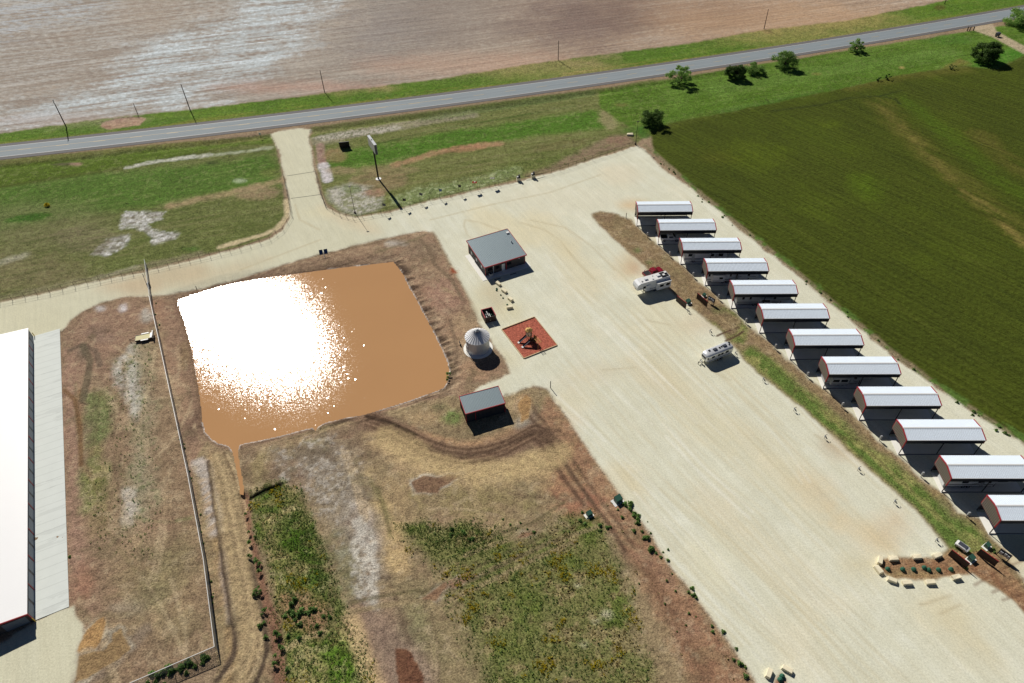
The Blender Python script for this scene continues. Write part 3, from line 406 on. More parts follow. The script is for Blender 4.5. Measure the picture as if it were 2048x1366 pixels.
rut([(732, 836), (780, 852), (830, 876)], (0, .9), (60, 46, 36), .9, .35)
for P in ([(1066, 866), (1100, 885), (1124, 915), (1150, 955), (1180, 1000), (1215, 1045), (1250, 1100)], [(1058, 872), (1078, 884), (1098, 910), (1130, 960), (1168, 1010)], [(1020, 884), (1050, 872), (1085, 862), (1105, 866)], [(1085, 870), (1075, 850), (1060, 835), (1048, 812)]):
    rut(P, (0, 0), (90, 70, 56), .6); rut(P, (1.7, .5), (96, 76, 60), .5)
for P in ([(425, 905), (442, 955), (458, 1030), (470, 1100), (490, 1190), (500, 1260), (486, 1330), (440, 1400)], [(436, 903), (456, 950), (476, 1030), (496, 1130), (512, 1215), (516, 1285), (498, 1345), (460, 1400)], [(446, 905), (464, 948), (484, 1020)]):
    rut(P, (0, 0), (104, 84, 64), .7, .26); rut(P, (.7, 0), (188, 164, 128), .5, .22)
for P in ([(418, 925), (426, 985), (440, 1070), (450, 1150), (462, 1220), (472, 1270), (466, 1315), (435, 1360)], [(498, 1110), (512, 1180), (526, 1240), (534, 1300), (520, 1345), (498, 1400)]): rut(P, (0, 0), (84, 70, 58), .8, .3)
rut([(500, 994), (515, 988), (540, 978), (560, 969)], (0, 0), (26, 20, 16), .98, .4)
for P in ([(845, 1205), (930, 1165), (1010, 1125), (1100, 1085), (1200, 1052)], [(870, 1215), (960, 1172), (1060, 1122), (1150, 1082)], [(700, 1225), (760, 1212), (840, 1200)], [(1130, 1020), (1070, 1060), (1000, 1085), (930, 1110)]):
    rut(P, (0, 0), (142, 124, 94), .55, .35); rut(P, (0, 1.8), (92, 84, 58), .5, .25)
rut([(140, 700), (160, 690), (190, 700), (200, 730)], (0, 0), (104, 88, 74), .6, .5); rut([(165, 690), (180, 720), (175, 760), (165, 800)], (0, 0), (96, 86, 68), .6, .6); rut([(128, 780), (150, 800), (160, 860), (162, 930)], (0, 0), (112, 84, 56), .6, .35)
rut([(840, 480), (858, 500), (870, 530), (905, 560), (925, 600)], (0, 0), (116, 98, 78), .6, .4); rut([(900, 640), (915, 700), (905, 760), (880, 790)], (0, 0), (120, 100, 80), .6, .35); rut([(880, 600), (905, 625), (925, 618), (930, 600)], (0, 0), (120, 96, 78), .5, .3)
rut([(750, 505), (800, 490), (850, 470)], (0, 0), (116, 104, 78), .5, .3)
for pp, c, rim in [([(160, 1290), (175, 1262), (195, 1240), (208, 1230), (213, 1246), (206, 1262), (200, 1285), (185, 1302), (165, 1310), (158, 1300)], (164, 128, 84), (176, 166, 146)),
 ([(160, 1314), (200, 1302), (214, 1296), (224, 1282), (226, 1268), (240, 1262), (252, 1282), (258, 1300), (240, 1318), (200, 1340), (165, 1356), (152, 1362)], (140, 114, 80), (160, 150, 132)),
 ([(826, 965), (850, 955), (880, 955), (895, 948), (930, 949), (905, 962), (880, 975), (878, 988), (850, 985), (832, 985)], (122, 94, 72), (176, 168, 154)),
 ([(842, 1195), (870, 1180), (885, 1165), (925, 1150), (950, 1126), (942, 1145), (905, 1168), (885, 1182), (872, 1202), (845, 1202)], (132, 102, 78), (172, 160, 142)),
 ([(790, 1296), (812, 1300), (830, 1330), (848, 1370), (852, 1420), (815, 1420), (800, 1360)], (104, 70, 52), (142, 122, 104)), ([(1030, 1072), (1080, 1056), (1072, 1068), (1035, 1079)], (136, 106, 82), (165, 150, 130)),
 ([(1052, 790), (1062, 800), (1056, 835), (1044, 842), (1040, 812)], (158, 124, 84), (160, 140, 112)), ([(900, 532), (908, 538), (912, 546), (904, 546)], (140, 70, 44), (170, 140, 110)), ([(895, 1168), (950, 1145), (958, 1150), (905, 1178)], (134, 106, 82), (168, 156, 136))]:
    late(mask(pp, .7, 2.2, .75), rim); late(mask(pp, .25, .8, .96), c)
LATE = [([(735, 838), (790, 862), (850, 895), (920, 915), (980, 905), (1030, 885), (1068, 866)], 2.6, (128, 106, 86), .6)]
for P, h, c, al_ in LATE: paint(stroke(P, h, .8, .6, al_), c, 0)
late(mask([(424, 906), (434, 900), (450, 912), (464, 948), (480, 1000), (494, 1080), (508, 1160), (519, 1225), (524, 1290), (505, 1340), (470, 1420), (440, 1420), (470, 1340), (478, 1290), (466, 1210), (446, 1100), (432, 1010), (424, 950)], .6, .5, .7), (172, 150, 114)); late(stroke([(775, 872), (860, 922), (950, 946), (1050, 934), (1120, 905)], 2.6, 1.4, 1.2, .6), (184, 160, 116))
sl = (soilish_ := (1 - np.clip(GRM + PLM + CRM, 0, 1)) * (1 - np.clip(grs * 1.3, 0, 1)))[:, None]
lum = (col * np.array([.3, .59, .11])).sum(1)[:, None]; col[:] = col * (1 - sl * .06) + (lum * np.array([1.05, 1.0, .9])) * sl * .06; col *= 1 - sl * np.array([.09, .14, .15])
gg = np.clip(grs - .5, 0, .5)[:, None] * 2; col[:] = col * (1 - gg * np.array([.05, -.01, .18])); col[:] = col * (1 - late_a[:, None]) + late_c
# fine-scale variation everywhere
vv = 1 + .10 * NM + .06 * NS + .05 * NW
soilish = 1 - np.clip(GRM + PLM + CRM, 0, 1)
vv = 1 + (vv - 1) * (.35 + .9 * soilish); col *= vv[:, None]; col = np.clip(col, .01, .9)

# --- relief
soft = soilish * sstep(HW_HALF + 1.0, HW_HALF + 3.0, np.abs(HWD))
Z += soft * (NM * .10 + NS * .05 + NW * .12 - .02)
Z += -.05 * sstep(HW_HALF + .8, HW_HALF - .2, np.abs(HWD))
Z += -.55 * sstep(3, 0, np.abs(-HWD - HW_HALF - 5.5)) * sstep(1, .5, GRM + .001) * (GRM < .3) * (X < 100)
for msk, dz in [(tr * .0, 0)]: pass
bank = sstep(-4.5, 0.3, PD); Z = Z * (1 - bank) + bank * WATER_Z
deep = sstep(0.0, 1.5, PD); Z = np.where(PD > -4.5, Z + bank * 0, Z); Z = np.where(PD > 0, WATER_Z - .02 - 1.2 * sstep(0, 4, PD), Z)
Z += sstep(-4.2, -1, PD) * sstep(0, -.6, PD) * (.25 + eastness) * rill * .34
gully = stroke([(486, 990), (492, 1060), (508, 1120), (522, 1180), (534, 1215), (548, 1250), (556, 1310), (560, 1400)], .9, 1.2, .2, 1); Z -= gully * .7
for pp in [[(428, 905), (445, 960), (462, 1040), (478, 1120), (500, 1210), (508, 1280), (490, 1340)], [(735, 840), (790, 864), (850, 897), (920, 917), (980, 907), (1030, 887), (1070, 868)]]: Z -= stroke(pp, .3, .4, .2, .16)
Z += stroke([(420, 930), (430, 1000), (445, 1080), (455, 1160), (468, 1230)], 1.2, 1.5, .3, .45)
Z -= stroke([(500, 994), (530, 980), (558, 970)], .35, .25, 0, .5)
Z += GRM * 0.02 * (1 + 0) + GRM * (NS * .006)

# --- split the sheet into the areas it shows
verts = np.stack([X, Y, Z], 1).astype(np.float32)
idx = np.arange(NR_ * NC_).reshape(NR_, NC_)
quads = np.stack([idx[:-1, :-1], idx[:-1, 1:], idx[1:, 1:], idx[1:, :-1]], -1).reshape(-1, 4)
cls_v = np.zeros(X.size, int); cls_v[GRM > .5] = 1; cls_v[(PLM > .5)] = 2; cls_v[(CRM > .5) & (GRM < .5)] = 3
qc = cls_v[quads]; fc = np.where((qc == qc[:, :1]).all(1), qc[:, 0], np.maximum(np.median(qc, 1).astype(int), 0))

def sheet(name, faces, mat):
    u, inv = np.unique(faces, return_inverse=True); inv = inv.reshape(faces.shape)
    me = bpy.data.meshes.new(name); me.vertices.add(len(u)); me.vertices.foreach_set('co', verts[u].ravel())
    me.loops.add(inv.size); me.loops.foreach_set('vertex_index', inv.ravel().astype(np.int32))
    me.polygons.add(len(inv)); me.polygons.foreach_set('loop_start', np.arange(0, inv.size, 4, dtype=np.int32)); me.polygons.foreach_set('loop_total', np.full(len(inv), 4, np.int32))
    me.polygons.foreach_set('use_smooth', np.ones(len(inv), bool))
    me.update(calc_edges=True)
    a = me.attributes.new('tint', 'FLOAT_COLOR', 'POINT')
    c4 = np.ones((len(u), 4), np.float32); c4[:, :3] = col[u]; a.data.foreach_set('color', c4.ravel())
    b = me.attributes.new('cover', 'FLOAT', 'POINT'); b.data.foreach_set('value', grs[u].astype(np.float32))
    me.materials.append(mat); o = bpy.data.objects.new(name, me); COL.objects.link(o); o['kind'] = 'structure'
    return o

# ------------------------------------------------------------------ materials
class NT:
    def __init__(s, name):
        s.m = bpy.data.materials.new(name); s.m.use_nodes = True; s.t = s.m.node_tree; s.n = s.t.nodes; s.p = s.n['Principled BSDF']
    def a(s, ty, **kw):
        n = s.n.new(ty)
        for k, v in kw.items():
            if k in n.inputs: n.inputs[k].default_value = v
            else: setattr(n, k, v)
        return n
    def l(s, a, b): s.t.links.new(a, b)
    def math(s, op, x, y=0.0, z=None):
        n = s.n.new('ShaderNodeMath'); n.operation = op
        for i, v in enumerate([x, y] + ([z] if z is not None else [])):
            if isinstance(v, (int, float)): n.inputs[i].default_value = v
            else: s.l(v, n.inputs[i])
        return n.outputs[0]
    def pos(s, rot=0.0, scale=(1, 1, 1)):
        g = s.n.new('ShaderNodeNewGeometry'); m = s.n.new('ShaderNodeMapping'); m.vector_type = 'TEXTURE' if False else 'POINT'
        m2 = s.n.new('ShaderNodeMapping'); m.inputs['Rotation'].default_value = (0, 0, -rot); m2.inputs['Scale'].default_value = scale
        s.l(g.outputs['Position'], m.inputs['Vector']); s.l(m.outputs[0], m2.inputs['Vector']); return m2.outputs[0]
    def noise(s, vec, scale, detail=3, rough=.6):
        n = s.n.new('ShaderNodeTexNoise'); n.inputs['Scale'].default_value = scale; n.inputs['Detail'].default_value = detail; n.inputs['Roughness'].default_value = rough
        s.l(vec, n.inputs['Vector']); return n.outputs[0]

def ground_mat(name, kind):
    N = NT(name); at = N.a('ShaderNodeAttribute', attribute_name='tint'); cv = N.a('ShaderNodeAttribute', attribute_name='cover')
    P = N.pos(); n1 = N.noise(P, .9, 5, .7); n2 = N.noise(P, 3.3, 3, .7)
    if kind == 'soil':
        d = N.math('ADD', N.math('MULTIPLY', N.math('SUBTRACT', n1, .5), 1.6), N.math('MULTIPLY', N.math('SUBTRACT', n2, .5), 2.9))
        amp = N.math('ADD', .78, N.math('MULTIPLY', cv.outputs['Fac'], .55)); h = N.math('ADD', N.math('MULTIPLY', n1, .5), N.math('MULTIPLY', n2, .22)); bs = 1.0; bd = .45
    elif kind == 'gravel':
        Ps = N.pos(ROWANG, (.06, 1, 1)); n3 = N.noise(Ps, 1.4, 4, .6)
        d = N.math('ADD', N.math('MULTIPLY', N.math('SUBTRACT', n2, .5), 1.5), N.math('MULTIPLY', N.math('SUBTRACT', n3, .5), .5)); amp = .5; h = n2; bs = .5; bd = .05
    elif kind == 'plough':
        Ps = N.pos(HWANG - .02, (.035, 1, 1)); n3 = N.noise(Ps, .9, 4, .75); Pw = N.pos(HWANG - .02, (.01, 1, 1)); n4 = N.noise(Pw, 2.2, 2, .6)
        d = N.math('ADD', N.math('MULTIPLY', N.math('SUBTRACT', n3, .5), 1.7), N.math('MULTIPLY', N.math('SUBTRACT', n1, .5), 1.6)); d = N.math('ADD', d, N.math('MULTIPLY', N.math('SUBTRACT', n4, .5), .7)); amp = .62; h = N.math('ADD', N.math('MULTIPLY', n3, .5), N.math('MULTIPLY', n1, .5)); bs = 1.0; bd = .6
    else:
        Ps = N.pos(math.radians(-52), (.03, 1, 1)); n3 = N.noise(Ps, 1.1, 3, .7)
        d = N.math('ADD', N.math('MULTIPLY', N.math('SUBTRACT', n3, .5), 1.4), N.math('MULTIPLY', N.math('SUBTRACT', n1, .5), 1.7)); amp = 1.0; h = N.math('ADD', n3, n1); bs = 1.0; bd = .4
    k = N.math('ADD', 1.0, N.math('MULTIPLY', d, amp))
    mx = N.a('ShaderNodeVectorMath', operation='SCALE'); N.l(at.outputs['Color'], mx.inputs[0]); N.l(k, mx.inputs['Scale'])
    hs = N.a('ShaderNodeHueSaturation'); hs.inputs['Saturation'].default_value = 1.0; N.l(mx.outputs[0], hs.inputs['Color'])
    N.l(N.math('ADD', .97, N.math('MULTIPLY', n2, .06)), hs.inputs['Hue']) if kind != 'gravel' else None
    if kind != 'gravel':
        hs.inputs['Hue'].default_value = .5
        for lk in list(hs.inputs['Hue'].links): N.t.links.remove(lk)
        N.l(N.math('ADD', .485, N.math('MULTIPLY', n1, .03)), hs.inputs['Hue'])
    N.l(hs.outputs[0], N.p.inputs['Base Color']); N.p.inputs['Roughness'].default_value = .95; N.p.inputs['Specular IOR Level'].default_value = .08
    b = N.a('ShaderNodeBump', Strength=bs, Distance=bd); N.l(h, b.inputs['Height']); N.l(b.outputs[0], N.p.inputs['Normal'])
    return N.m
sheet('ground', quads[fc == 0], ground_mat('soil and grass', 'soil'))
sheet('gravel_lot', quads[fc == 1], ground_mat('caliche gravel', 'gravel'))
sheet('ploughed_field', quads[fc == 2], ground_mat('ploughed soil', 'plough'))
sheet('crop_field', quads[fc == 3], ground_mat('dark green crop', 'crop'))

def mat(name, c, rough=.6, metal=0.0, var=.12, scale=1.5, bump=0.0, spec=.4, coat=0.0, dirt=None):
    N = NT(name); tc = N.a('ShaderNodeTexCoord'); nz = N.noise(tc.outputs['Object'], scale, 4, .65)
    base = s2l(c); k = N.math('ADD', 1 - var / 2, N.math('MULTIPLY', nz, var))
    rgb = N.a('ShaderNodeRGB'); rgb.outputs[0].default_value = (*base, 1)
    v = N.a('ShaderNodeVectorMath', operation='SCALE'); N.l(rgb.outputs[0], v.inputs[0]); N.l(k, v.inputs['Scale']); out = v.outputs[0]
    if dirt is not None:
        nz2 = N.noise(tc.outputs['Object'], scale * .45, 5, .7); mr = N.a('ShaderNodeMapRange'); mr.inputs[1].default_value = .5; mr.inputs[2].default_value = .72; mr.inputs[4].default_value = .45; N.l(nz2, mr.inputs[0])
        mx = N.a('ShaderNodeMix', data_type='RGBA'); N.l(mr.outputs[0], mx.inputs[0]); N.l(out, mx.inputs[6]); mx.inputs[7].default_value = (*s2l(dirt), 1); out = mx.outputs[2]
    N.l(out, N.p.inputs['Base Color']); N.p.inputs['Roughness'].default_value = rough; N.p.inputs['Metallic'].default_value = metal; N.p.inputs['Specular IOR Level'].default_value = spec; N.p.inputs['Coat Weight'].default_value = coat
    if bump: b = N.a('ShaderNodeBump', Strength=bump, Distance=.03); nb = N.noise(tc.outputs['Object'], scale * 6, 3); N.l(nb, b.inputs['Height']); N.l(b.outputs[0], N.p.inputs['Normal'])
    return N.m
m_galv = mat('galvalume roof sheet', (226, 236, 246), .3, .0, .06, .5, spec=.6)
m_white = mat('white painted metal', (225, 225, 222), .45, 0, .05, .6)
m_roofw = mat('white storage roof', (244, 244, 244), .4, .0, .03, .3)
m_red = mat('red metal trim', (168, 40, 52), .45, 0, .1, 1)
m_shside = mat('shade-darkened shelter side sheet', (50, 52, 58), .5, .1, .1, 1)  # sheet darkened so the shade under the roof sits in its colour
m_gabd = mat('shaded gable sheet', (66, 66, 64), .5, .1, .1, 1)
m_gablit = mat('lit gable rib', (156, 148, 136), .5, .15, .08, 1)  # gable ribs painted paler than the sheet behind, as lit ribs over shade
m_dkpanel = mat('charcoal wall panel', (78, 74, 74), .5, .2, .1, 1)
m_steel = mat('dark steel', (58, 48, 46), .5, .4, .2, 3)
m_gsteel = mat('galvanised steel', (176, 180, 182), .35, .75, .15, 3)
m_conc = mat('concrete', (240, 238, 230), .85, 0, .1, .25, .4, spec=.2, dirt=(222, 217, 205))
m_apron = mat('pale concrete apron', (214, 214, 204), .85, 0, .08, .12, .3, spec=.2, dirt=(196, 196, 186))
m_groof = mat('slate grey roof sheet', (132, 146, 152), .45, .3, .06, .5, spec=.4)
m_glass = mat('dark window glass', (22, 26, 30), .08, 0, .1, 2, spec=.6)
m_rvw = mat('white fibreglass', (226, 228, 230), .35, 0, .06, .8, coat=.2)
m_rvg = mat('silver grey fibreglass', (176, 180, 184), .35, .1, .06, .8, coat=.2)
m_rvt = mat('tan trailer side', (170, 156, 128), .4, .1, .08, .8)
m_alu = mat('polished aluminium', (232, 234, 236), .3, .45, .06, .6)
m_black = mat('black plastic', (24, 24, 26), .5, 0, .2, 3)
m_rub = mat('tyre rubber', (28, 27, 27), .85, 0, .2, 5)
m_stripe = mat('charcoal stripe', (70, 74, 84), .4, 0, .1, 2)
m_blue = mat('blue stripe', (58, 92, 140), .4, 0, .1, 2)
m_car = mat('red car paint', (140, 24, 40), .3, .1, .06, 2, coat=.6)
m_stone = mat('limestone block', (236, 226, 196), .9, 0, .25, 1.2, .8, spec=.1, dirt=(205, 188, 146))
m_mulch = mat('red mulch', (172, 98, 80), .95, 0, 2.6, 2.2, 1.0, spec=.1)
m_timber = mat('pale timber', (206, 180, 142), .8, 0, .15, 2)
m_tan = mat('tan plastic', (214, 170, 98), .5, 0, .1, 2)
m_brown = mat('brown plastic', (92, 62, 30), .5, 0, .15, 2)
m_screen = mat('dark brown privacy panel', (62, 48, 44), .6, .1, .2, 2)
m_gbox = mat('green utility cabinet', (62, 104, 88), .5, 0, .1, 2)
m_solar = mat('solar glass', (38, 58, 96), .15, .2, .2, 3, spec=.7)
m_wood = mat('weathered pole wood', (74, 62, 52), .9, 0, .3, 3)
m_mud = mat('muddy puddle', (150, 110, 74), .2, 0, .1, .5)
m_deck = mat('pale timber deck', (222, 214, 168), .8, 0, .2, 2)
m_grn = mat('clipped shrub foliage', (58, 104, 84), .8, 0, .5, 6, .8, spec=.1)
m_apad = m_conc
def leafmat(name, c, c2, tr=.4):
    N = NT(name); g = N.a('ShaderNodeNewGeometry'); oi = N.a('ShaderNodeObjectInfo')
    mx = N.a('ShaderNodeMix', data_type='RGBA'); N.l(g.outputs['Random Per Island'], mx.inputs[0]); mx.inputs[6].default_value = (*s2l(c), 1); mx.inputs[7].default_value = (*s2l(c2), 1)
    hs = N.a('ShaderNodeHueSaturation'); N.l(mx.outputs[2], hs.inputs['Color']); N.l(N.math('ADD', .8, N.math('MULTIPLY', oi.outputs['Random'], .4)), hs.inputs['Value'])
    N.l(hs.outputs[0], N.p.inputs['Base Color']); N.p.inputs['Roughness'].default_value = .7; N.p.inputs['Specular IOR Level'].default_value = .2
    tl = N.a('ShaderNodeBsdfTranslucent'); N.l(hs.outputs[0], tl.inputs[0]); ms = N.a('ShaderNodeMixShader'); ms.inputs[0].default_value = tr; N.l(N.p.outputs[0], ms.inputs[1]); N.l(tl.outputs[0], ms.inputs[2]); N.l(ms.outputs[0], N.n['Material Output'].inputs[0])
    return N.m
m_leaf = leafmat('mesquite leaves', (104, 144, 62), (158, 186, 104)); m_leafd = leafmat('dark mesquite leaves', (70, 100, 46), (112, 138, 70))
m_bush = leafmat('weed bush leaves', (96, 134, 72), (152, 180, 104)); m_weed = leafmat('weed leaves', (78, 104, 44), (126, 138, 74)); m_yel = leafmat('yellow weed flowers', (196, 180, 30), (236, 214, 60)); m_dry = leafmat('dry grass', (150, 140, 92), (186, 170, 120))

# ------------------------------------------------------------------ mesh builder
class MB:
    def __init__(s): s.v = []; s.f = []
    def add(s, vs, fs):
        o = len(s.v); s.v += [tuple(map(float, p)) for p in vs]; s.f += [tuple(i + o for i in f) for f in fs]; return s
    def box(s, x0, y0, z0, x1, y1, z1):
        return s.add([(x0, y0, z0), (x1, y0, z0), (x1, y1, z0), (x0, y1, z0), (x0, y0, z1), (x1, y0, z1), (x1, y1, z1), (x0, y1, z1)],
                     [(3, 2, 1, 0), (4, 5, 6, 7), (0, 1, 5, 4), (1, 2, 6, 5), (2, 3, 7, 6), (3, 0, 4, 7)])
    def obox(s, c, ax, ay, az):
        "box from centre and three half-axis vectors"
        c, ax, ay, az = map(np.array, (c, ax, ay, az)); P = []
        for k in (-1, 1):
            for i, j in ((-1, -1), (1, -1), (1, 1), (-1, 1)): P.append(c + i * ax + j * ay + k * az)
        return s.add(P, [(3, 2, 1, 0), (4, 5, 6, 7), (0, 1, 5, 4), (1, 2, 6, 5), (2, 3, 7, 6), (3, 0, 4, 7)])
    def prism(s, poly, z0, z1):
        n = len(poly); z0 = z0 if hasattr(z0, '__len__') else [z0] * n; z1 = z1 if hasattr(z1, '__len__') else [z1] * n
        return s.add([(x, y, z) for (x, y), z in zip(poly, z0)] + [(x, y, z) for (x, y), z in zip(poly, z1)],
                     [tuple(range(n - 1, -1, -1)), tuple(range(n, 2 * n))] + [(i, (i + 1) % n, n + (i + 1) % n, n + i) for i in range(n)])
    def ring_loft(s, rings, cap=True):
        n = len(rings[0]); vs = [p for r in rings for p in r]; fs = []
        for k in range(len(rings) - 1):
            for i in range(n): j = (i + 1) % n; fs.append((k * n + i, k * n + j, (k + 1) * n + j, (k + 1) * n + i))
        if cap: fs += [tuple(range(n - 1, -1, -1)), tuple((len(rings) - 1) * n + i for i in range(n))]
        return s.add(vs, fs)
    def tube(s, pts, r, n=6, r2=None):
        pts = [np.array(p, float) for p in pts]; rings = []
        for k, p in enumerate(pts):
            d = pts[min(k + 1, len(pts) - 1)] - pts[max(k - 1, 0)]; d /= np.linalg.norm(d) + 1e-9
            a = np.cross(d, (0, 0, 1)); a = a if np.linalg.norm(a) > 1e-3 else np.array([1., 0, 0]); a /= np.linalg.norm(a); b = np.cross(d, a)
            rr = r if r2 is None else r + (r2 - r) * k / (len(pts) - 1)
            rings.append([p + rr * (math.cos(t) * a + math.sin(t) * b) for t in np.linspace(0, 2 * math.pi, n, endpoint=False)])
        return s.ring_loft(rings)
    def lathe(s, prof, n=24, c=(0, 0)):
        rings = [[(c[0] + r * math.cos(t), c[1] + r * math.sin(t), z) for t in np.linspace(0, 2 * math.pi, n, endpoint=False)] for r, z in prof]
        return s.ring_loft(rings)
    def profile(s, pr, y0, y1, ch=.12):
        "side outline (x,z) swept across y with softened side edges"
        pr = np.array(pr); c = pr.mean(0); ext = pr.max(0) - pr.min(0); k = 1 - 2 * ch / ext; sm = c + (pr - c) * k
        R = [[(x, y, z) for x, z in q] for q, y in ((sm, y0), (pr, y0 + ch), (pr, y1 - ch), (sm, y1))]
        return s.ring_loft([r[::-1] for r in R])
    def build(s, name, m, parent=None, smooth=False):
        me = bpy.data.meshes.new(name); me.from_pydata(s.v, [], s.f); me.materials.append(m)
        if smooth: me.polygons.foreach_set('use_smooth', [True] * len(me.polygons))
        o = bpy.data.objects.new(name, me); COL.objects.link(o)
        if parent is not None: o.parent = parent
        return o
def empty(name, label, cat, loc=(0, 0, 0), rz=0, group=None):
    o = bpy.data.objects.new(name, None); COL.objects.link(o); o.location = (loc[0], loc[1], loc[2] if len(loc) > 2 else 0); o.rotation_euler = (0, 0, rz)
    return tag(o, label, cat, group)
def tag(o, label, cat, group=None):
    o['label'] = label; o['category'] = cat
    if group: o['group'] = group
    return o
def struct(o): o['kind'] = 'structure'; return o
def dup(root, loc, rz=0, label=None, sc_=None):
    r = root.copy(); COL.objects.link(r); r.location = loc; r.rotation_euler = (0, 0, rz)
    if label: r['label'] = label
    if sc_: r.scale = (sc_,) * 3 if isinstance(sc_, (int, float)) else sc_
    for ch in root.children:
        c = ch.copy(); COL.objects.link(c); c.parent = r
        for g in ch.children: d = g.copy(); COL.objects.link(d); d.parent = c
    return r
def ang2(a, b): return math.atan2(b[1] - a[1], b[0] - a[0])

# ------------------------------------------------------------------ highway
hxs = np.arange(-1500, 1500.1, 8.0)
def strip(o0, o1, z, name, m, x0=-1500, x1=1500, mb=None, step=8.0):
    xs = np.arange(x0, x1 + .01, step); b = mb or MB(); P = []
    for x in xs:
        y = float(hwy_y(x)); d = float(hwy_y(x + .5) - hwy_y(x - .5)); n = np.array([-d, 1]) / math.hypot(1, d)
        P += [(x + n[0] * o0, y + n[1] * o0, z), (x + n[0] * o1, y + n[1] * o1, z)]
    b.add(P, [(2 * i, 2 * i + 2, 2 * i + 3, 2 * i + 1) for i in range(len(xs) - 1)])
    return None if mb else b.build(name, m)
def road_mat(name, c, rough):
    N = NT(name); P = N.pos(HWANG, (.02, 1, 1)); n = N.noise(P, 2.5, 4, .6); P2 = N.pos(); n2 = N.noise(P2, 5, 3, .6)
    k = N.math('ADD', .5, N.math('ADD', N.math('MULTIPLY', n, .8), N.math('MULTIPLY', n2, .2))); rgb = N.a('ShaderNodeRGB'); rgb.outputs[0].default_value = (*s2l(c), 1)
    v = N.a('ShaderNodeVectorMath', operation='SCALE'); N.l(rgb.outputs[0], v.inputs[0]); N.l(k, v.inputs['Scale']); N.l(v.outputs[0], N.p.inputs['Base Color']); N.p.inputs['Roughness'].default_value = rough
    N.p.inputs['Specular IOR Level'].default_value = .3; return N.m
m_road = road_mat('worn asphalt lanes', (136, 145, 150), .8); m_shoulder = road_mat('darker asphalt shoulder', (108, 106, 106), .85)
struct(strip(-HW_HALF, HW_HALF, .03, 'highway', m_shoulder)); struct(strip(-3.75, 3.75, .036, 'highway_lanes', m_road))
mk = MB()
for o in (-3.75, 3.75): strip(o - .09, o + .09, .042, '', None, -400, 500, mk)
struct(mk.build('edge_lines', mat('worn white road paint', (214, 214, 210), .6, 0, .3, 1)))
mk = MB()
for x in np.arange(-300, 400, 12.0): strip(-.08, .08, .042, '', None, x, x + 4.0, mk, 2.0)
strip(.2, .34, .042, '', None, -300, -20, mk)
struct(mk.build('centre_line', mat('worn yellow road paint', (196, 170, 110), .6, 0, .3, 1)))

m_tar = mat('dark joint filler', (86, 86, 76), .9)
# ------------------------------------------------------------------ pond water
def water_mat():
    "murky water broken into small wind facets whose tilt stays within a limit"
    N = NT('muddy pond water'); P = N.pos(); n1 = N.noise(P, .06, 3); rgb = N.a('ShaderNodeMix', data_type='RGBA'); N.l(n1, rgb.inputs[0])
    rgb.inputs[6].default_value = (*alb((180, 136, 93)), 1); rgb.inputs[7].default_value = (*alb((174, 131, 90)), 1); N.l(rgb.outputs[2], N.p.inputs['Base Color'])
    N.p.inputs['Roughness'].default_value = .9; N.p.inputs['Specular IOR Level'].default_value = 0.0; gl = N.a('ShaderNodeBsdfAnisotropic'); gl.distribution = 'BECKMANN'; gl.inputs['Roughness'].default_value = .13; gl.inputs['Color'].default_value = (1, 1, 1, 1); fr_ = N.a('ShaderNodeFresnel'); fr_.inputs['IOR'].default_value = 1.33; ms = N.a('ShaderNodeMixShader'); N.l(fr_.outputs[0], ms.inputs[0]); N.l(N.p.outputs[0], ms.inputs[1]); N.l(gl.outputs[0], ms.inputs[2]); N.l(ms.outputs[0], N.n['Material Output'].inputs[0])
    def cells(scale, seed):
        mp = N.a('ShaderNodeMapping'); mp.inputs['Location'].default_value = (seed, seed * .7, 0); N.l(P, mp.inputs['Vector'])
        v = N.a('ShaderNodeTexVoronoi', voronoi_dimensions='2D'); v.inputs['Scale'].default_value = scale; N.l(mp.outputs[0], v.inputs['Vector']); sp_ = N.a('ShaderNodeSeparateColor'); N.l(v.outputs['Color'], sp_.inputs[0]); return sp_.outputs
    a, b = cells(14.0, 3.1), cells(4.2, 9.7)
    def tilt(c, rad):
        t = N.math('MULTIPLY', c[0], 2 * math.pi); return N.math('MULTIPLY', N.math('COSINE', t), rad), N.math('MULTIPLY', N.math('SINE', t), rad)
    patch = N.math('ADD', .86, N.math('MULTIPLY', N.noise(P, .11, 2), .28))
    ax, ay = tilt(a, N.math('MULTIPLY', N.math('SQRT', a[1]), patch)); rb = N.math('ADD', .7, N.math('MULTIPLY', N.math('POWER', b[1], 9.0), .8)); bx, by = tilt(b, N.math('MULTIPLY', rb, patch)); pick = N.math('LESS_THAN', b[2], .16)
    mixf = lambda u, v: N.math('ADD', N.math('MULTIPLY', v, pick), N.math('MULTIPLY', u, N.math('SUBTRACT', 1.0, pick)))
    cx_ = N.math('MULTIPLY', mixf(ax, bx), .074); cy_ = N.math('MULTIPLY', mixf(ay, by), .036)
    cb = N.a('ShaderNodeCombineXYZ'); N.l(cx_, cb.inputs[0]); N.l(cy_, cb.inputs[1]); cb.inputs[2].default_value = 1.0
    nm = N.a('ShaderNodeVectorMath', operation='NORMALIZE'); N.l(cb.outputs[0], nm.inputs[0]); N.l(nm.outputs[0], gl.inputs['Normal']); N.l(nm.outputs[0], fr_.inputs['Normal']); return N.m
pw = GP(POND, WATER_Z)
import bmesh
def flat(name, poly, z, m):
    bm = bmesh.new(); vs = [bm.verts.new((x, y, z)) for x, y in poly]; f = bm.faces.new(vs)
    if f.normal.z < 0: f.normal_flip()
    bmesh.ops.triangulate(bm, faces=bm.faces[:]); me = bpy.data.meshes.new(name); bm.to_mesh(me); bm.free()
    me.flip_normals() if me.polygons[0].normal.z < 0 else None
    me.materials.append(m); o = bpy.data.objects.new(name, me); COL.objects.link(o); return o
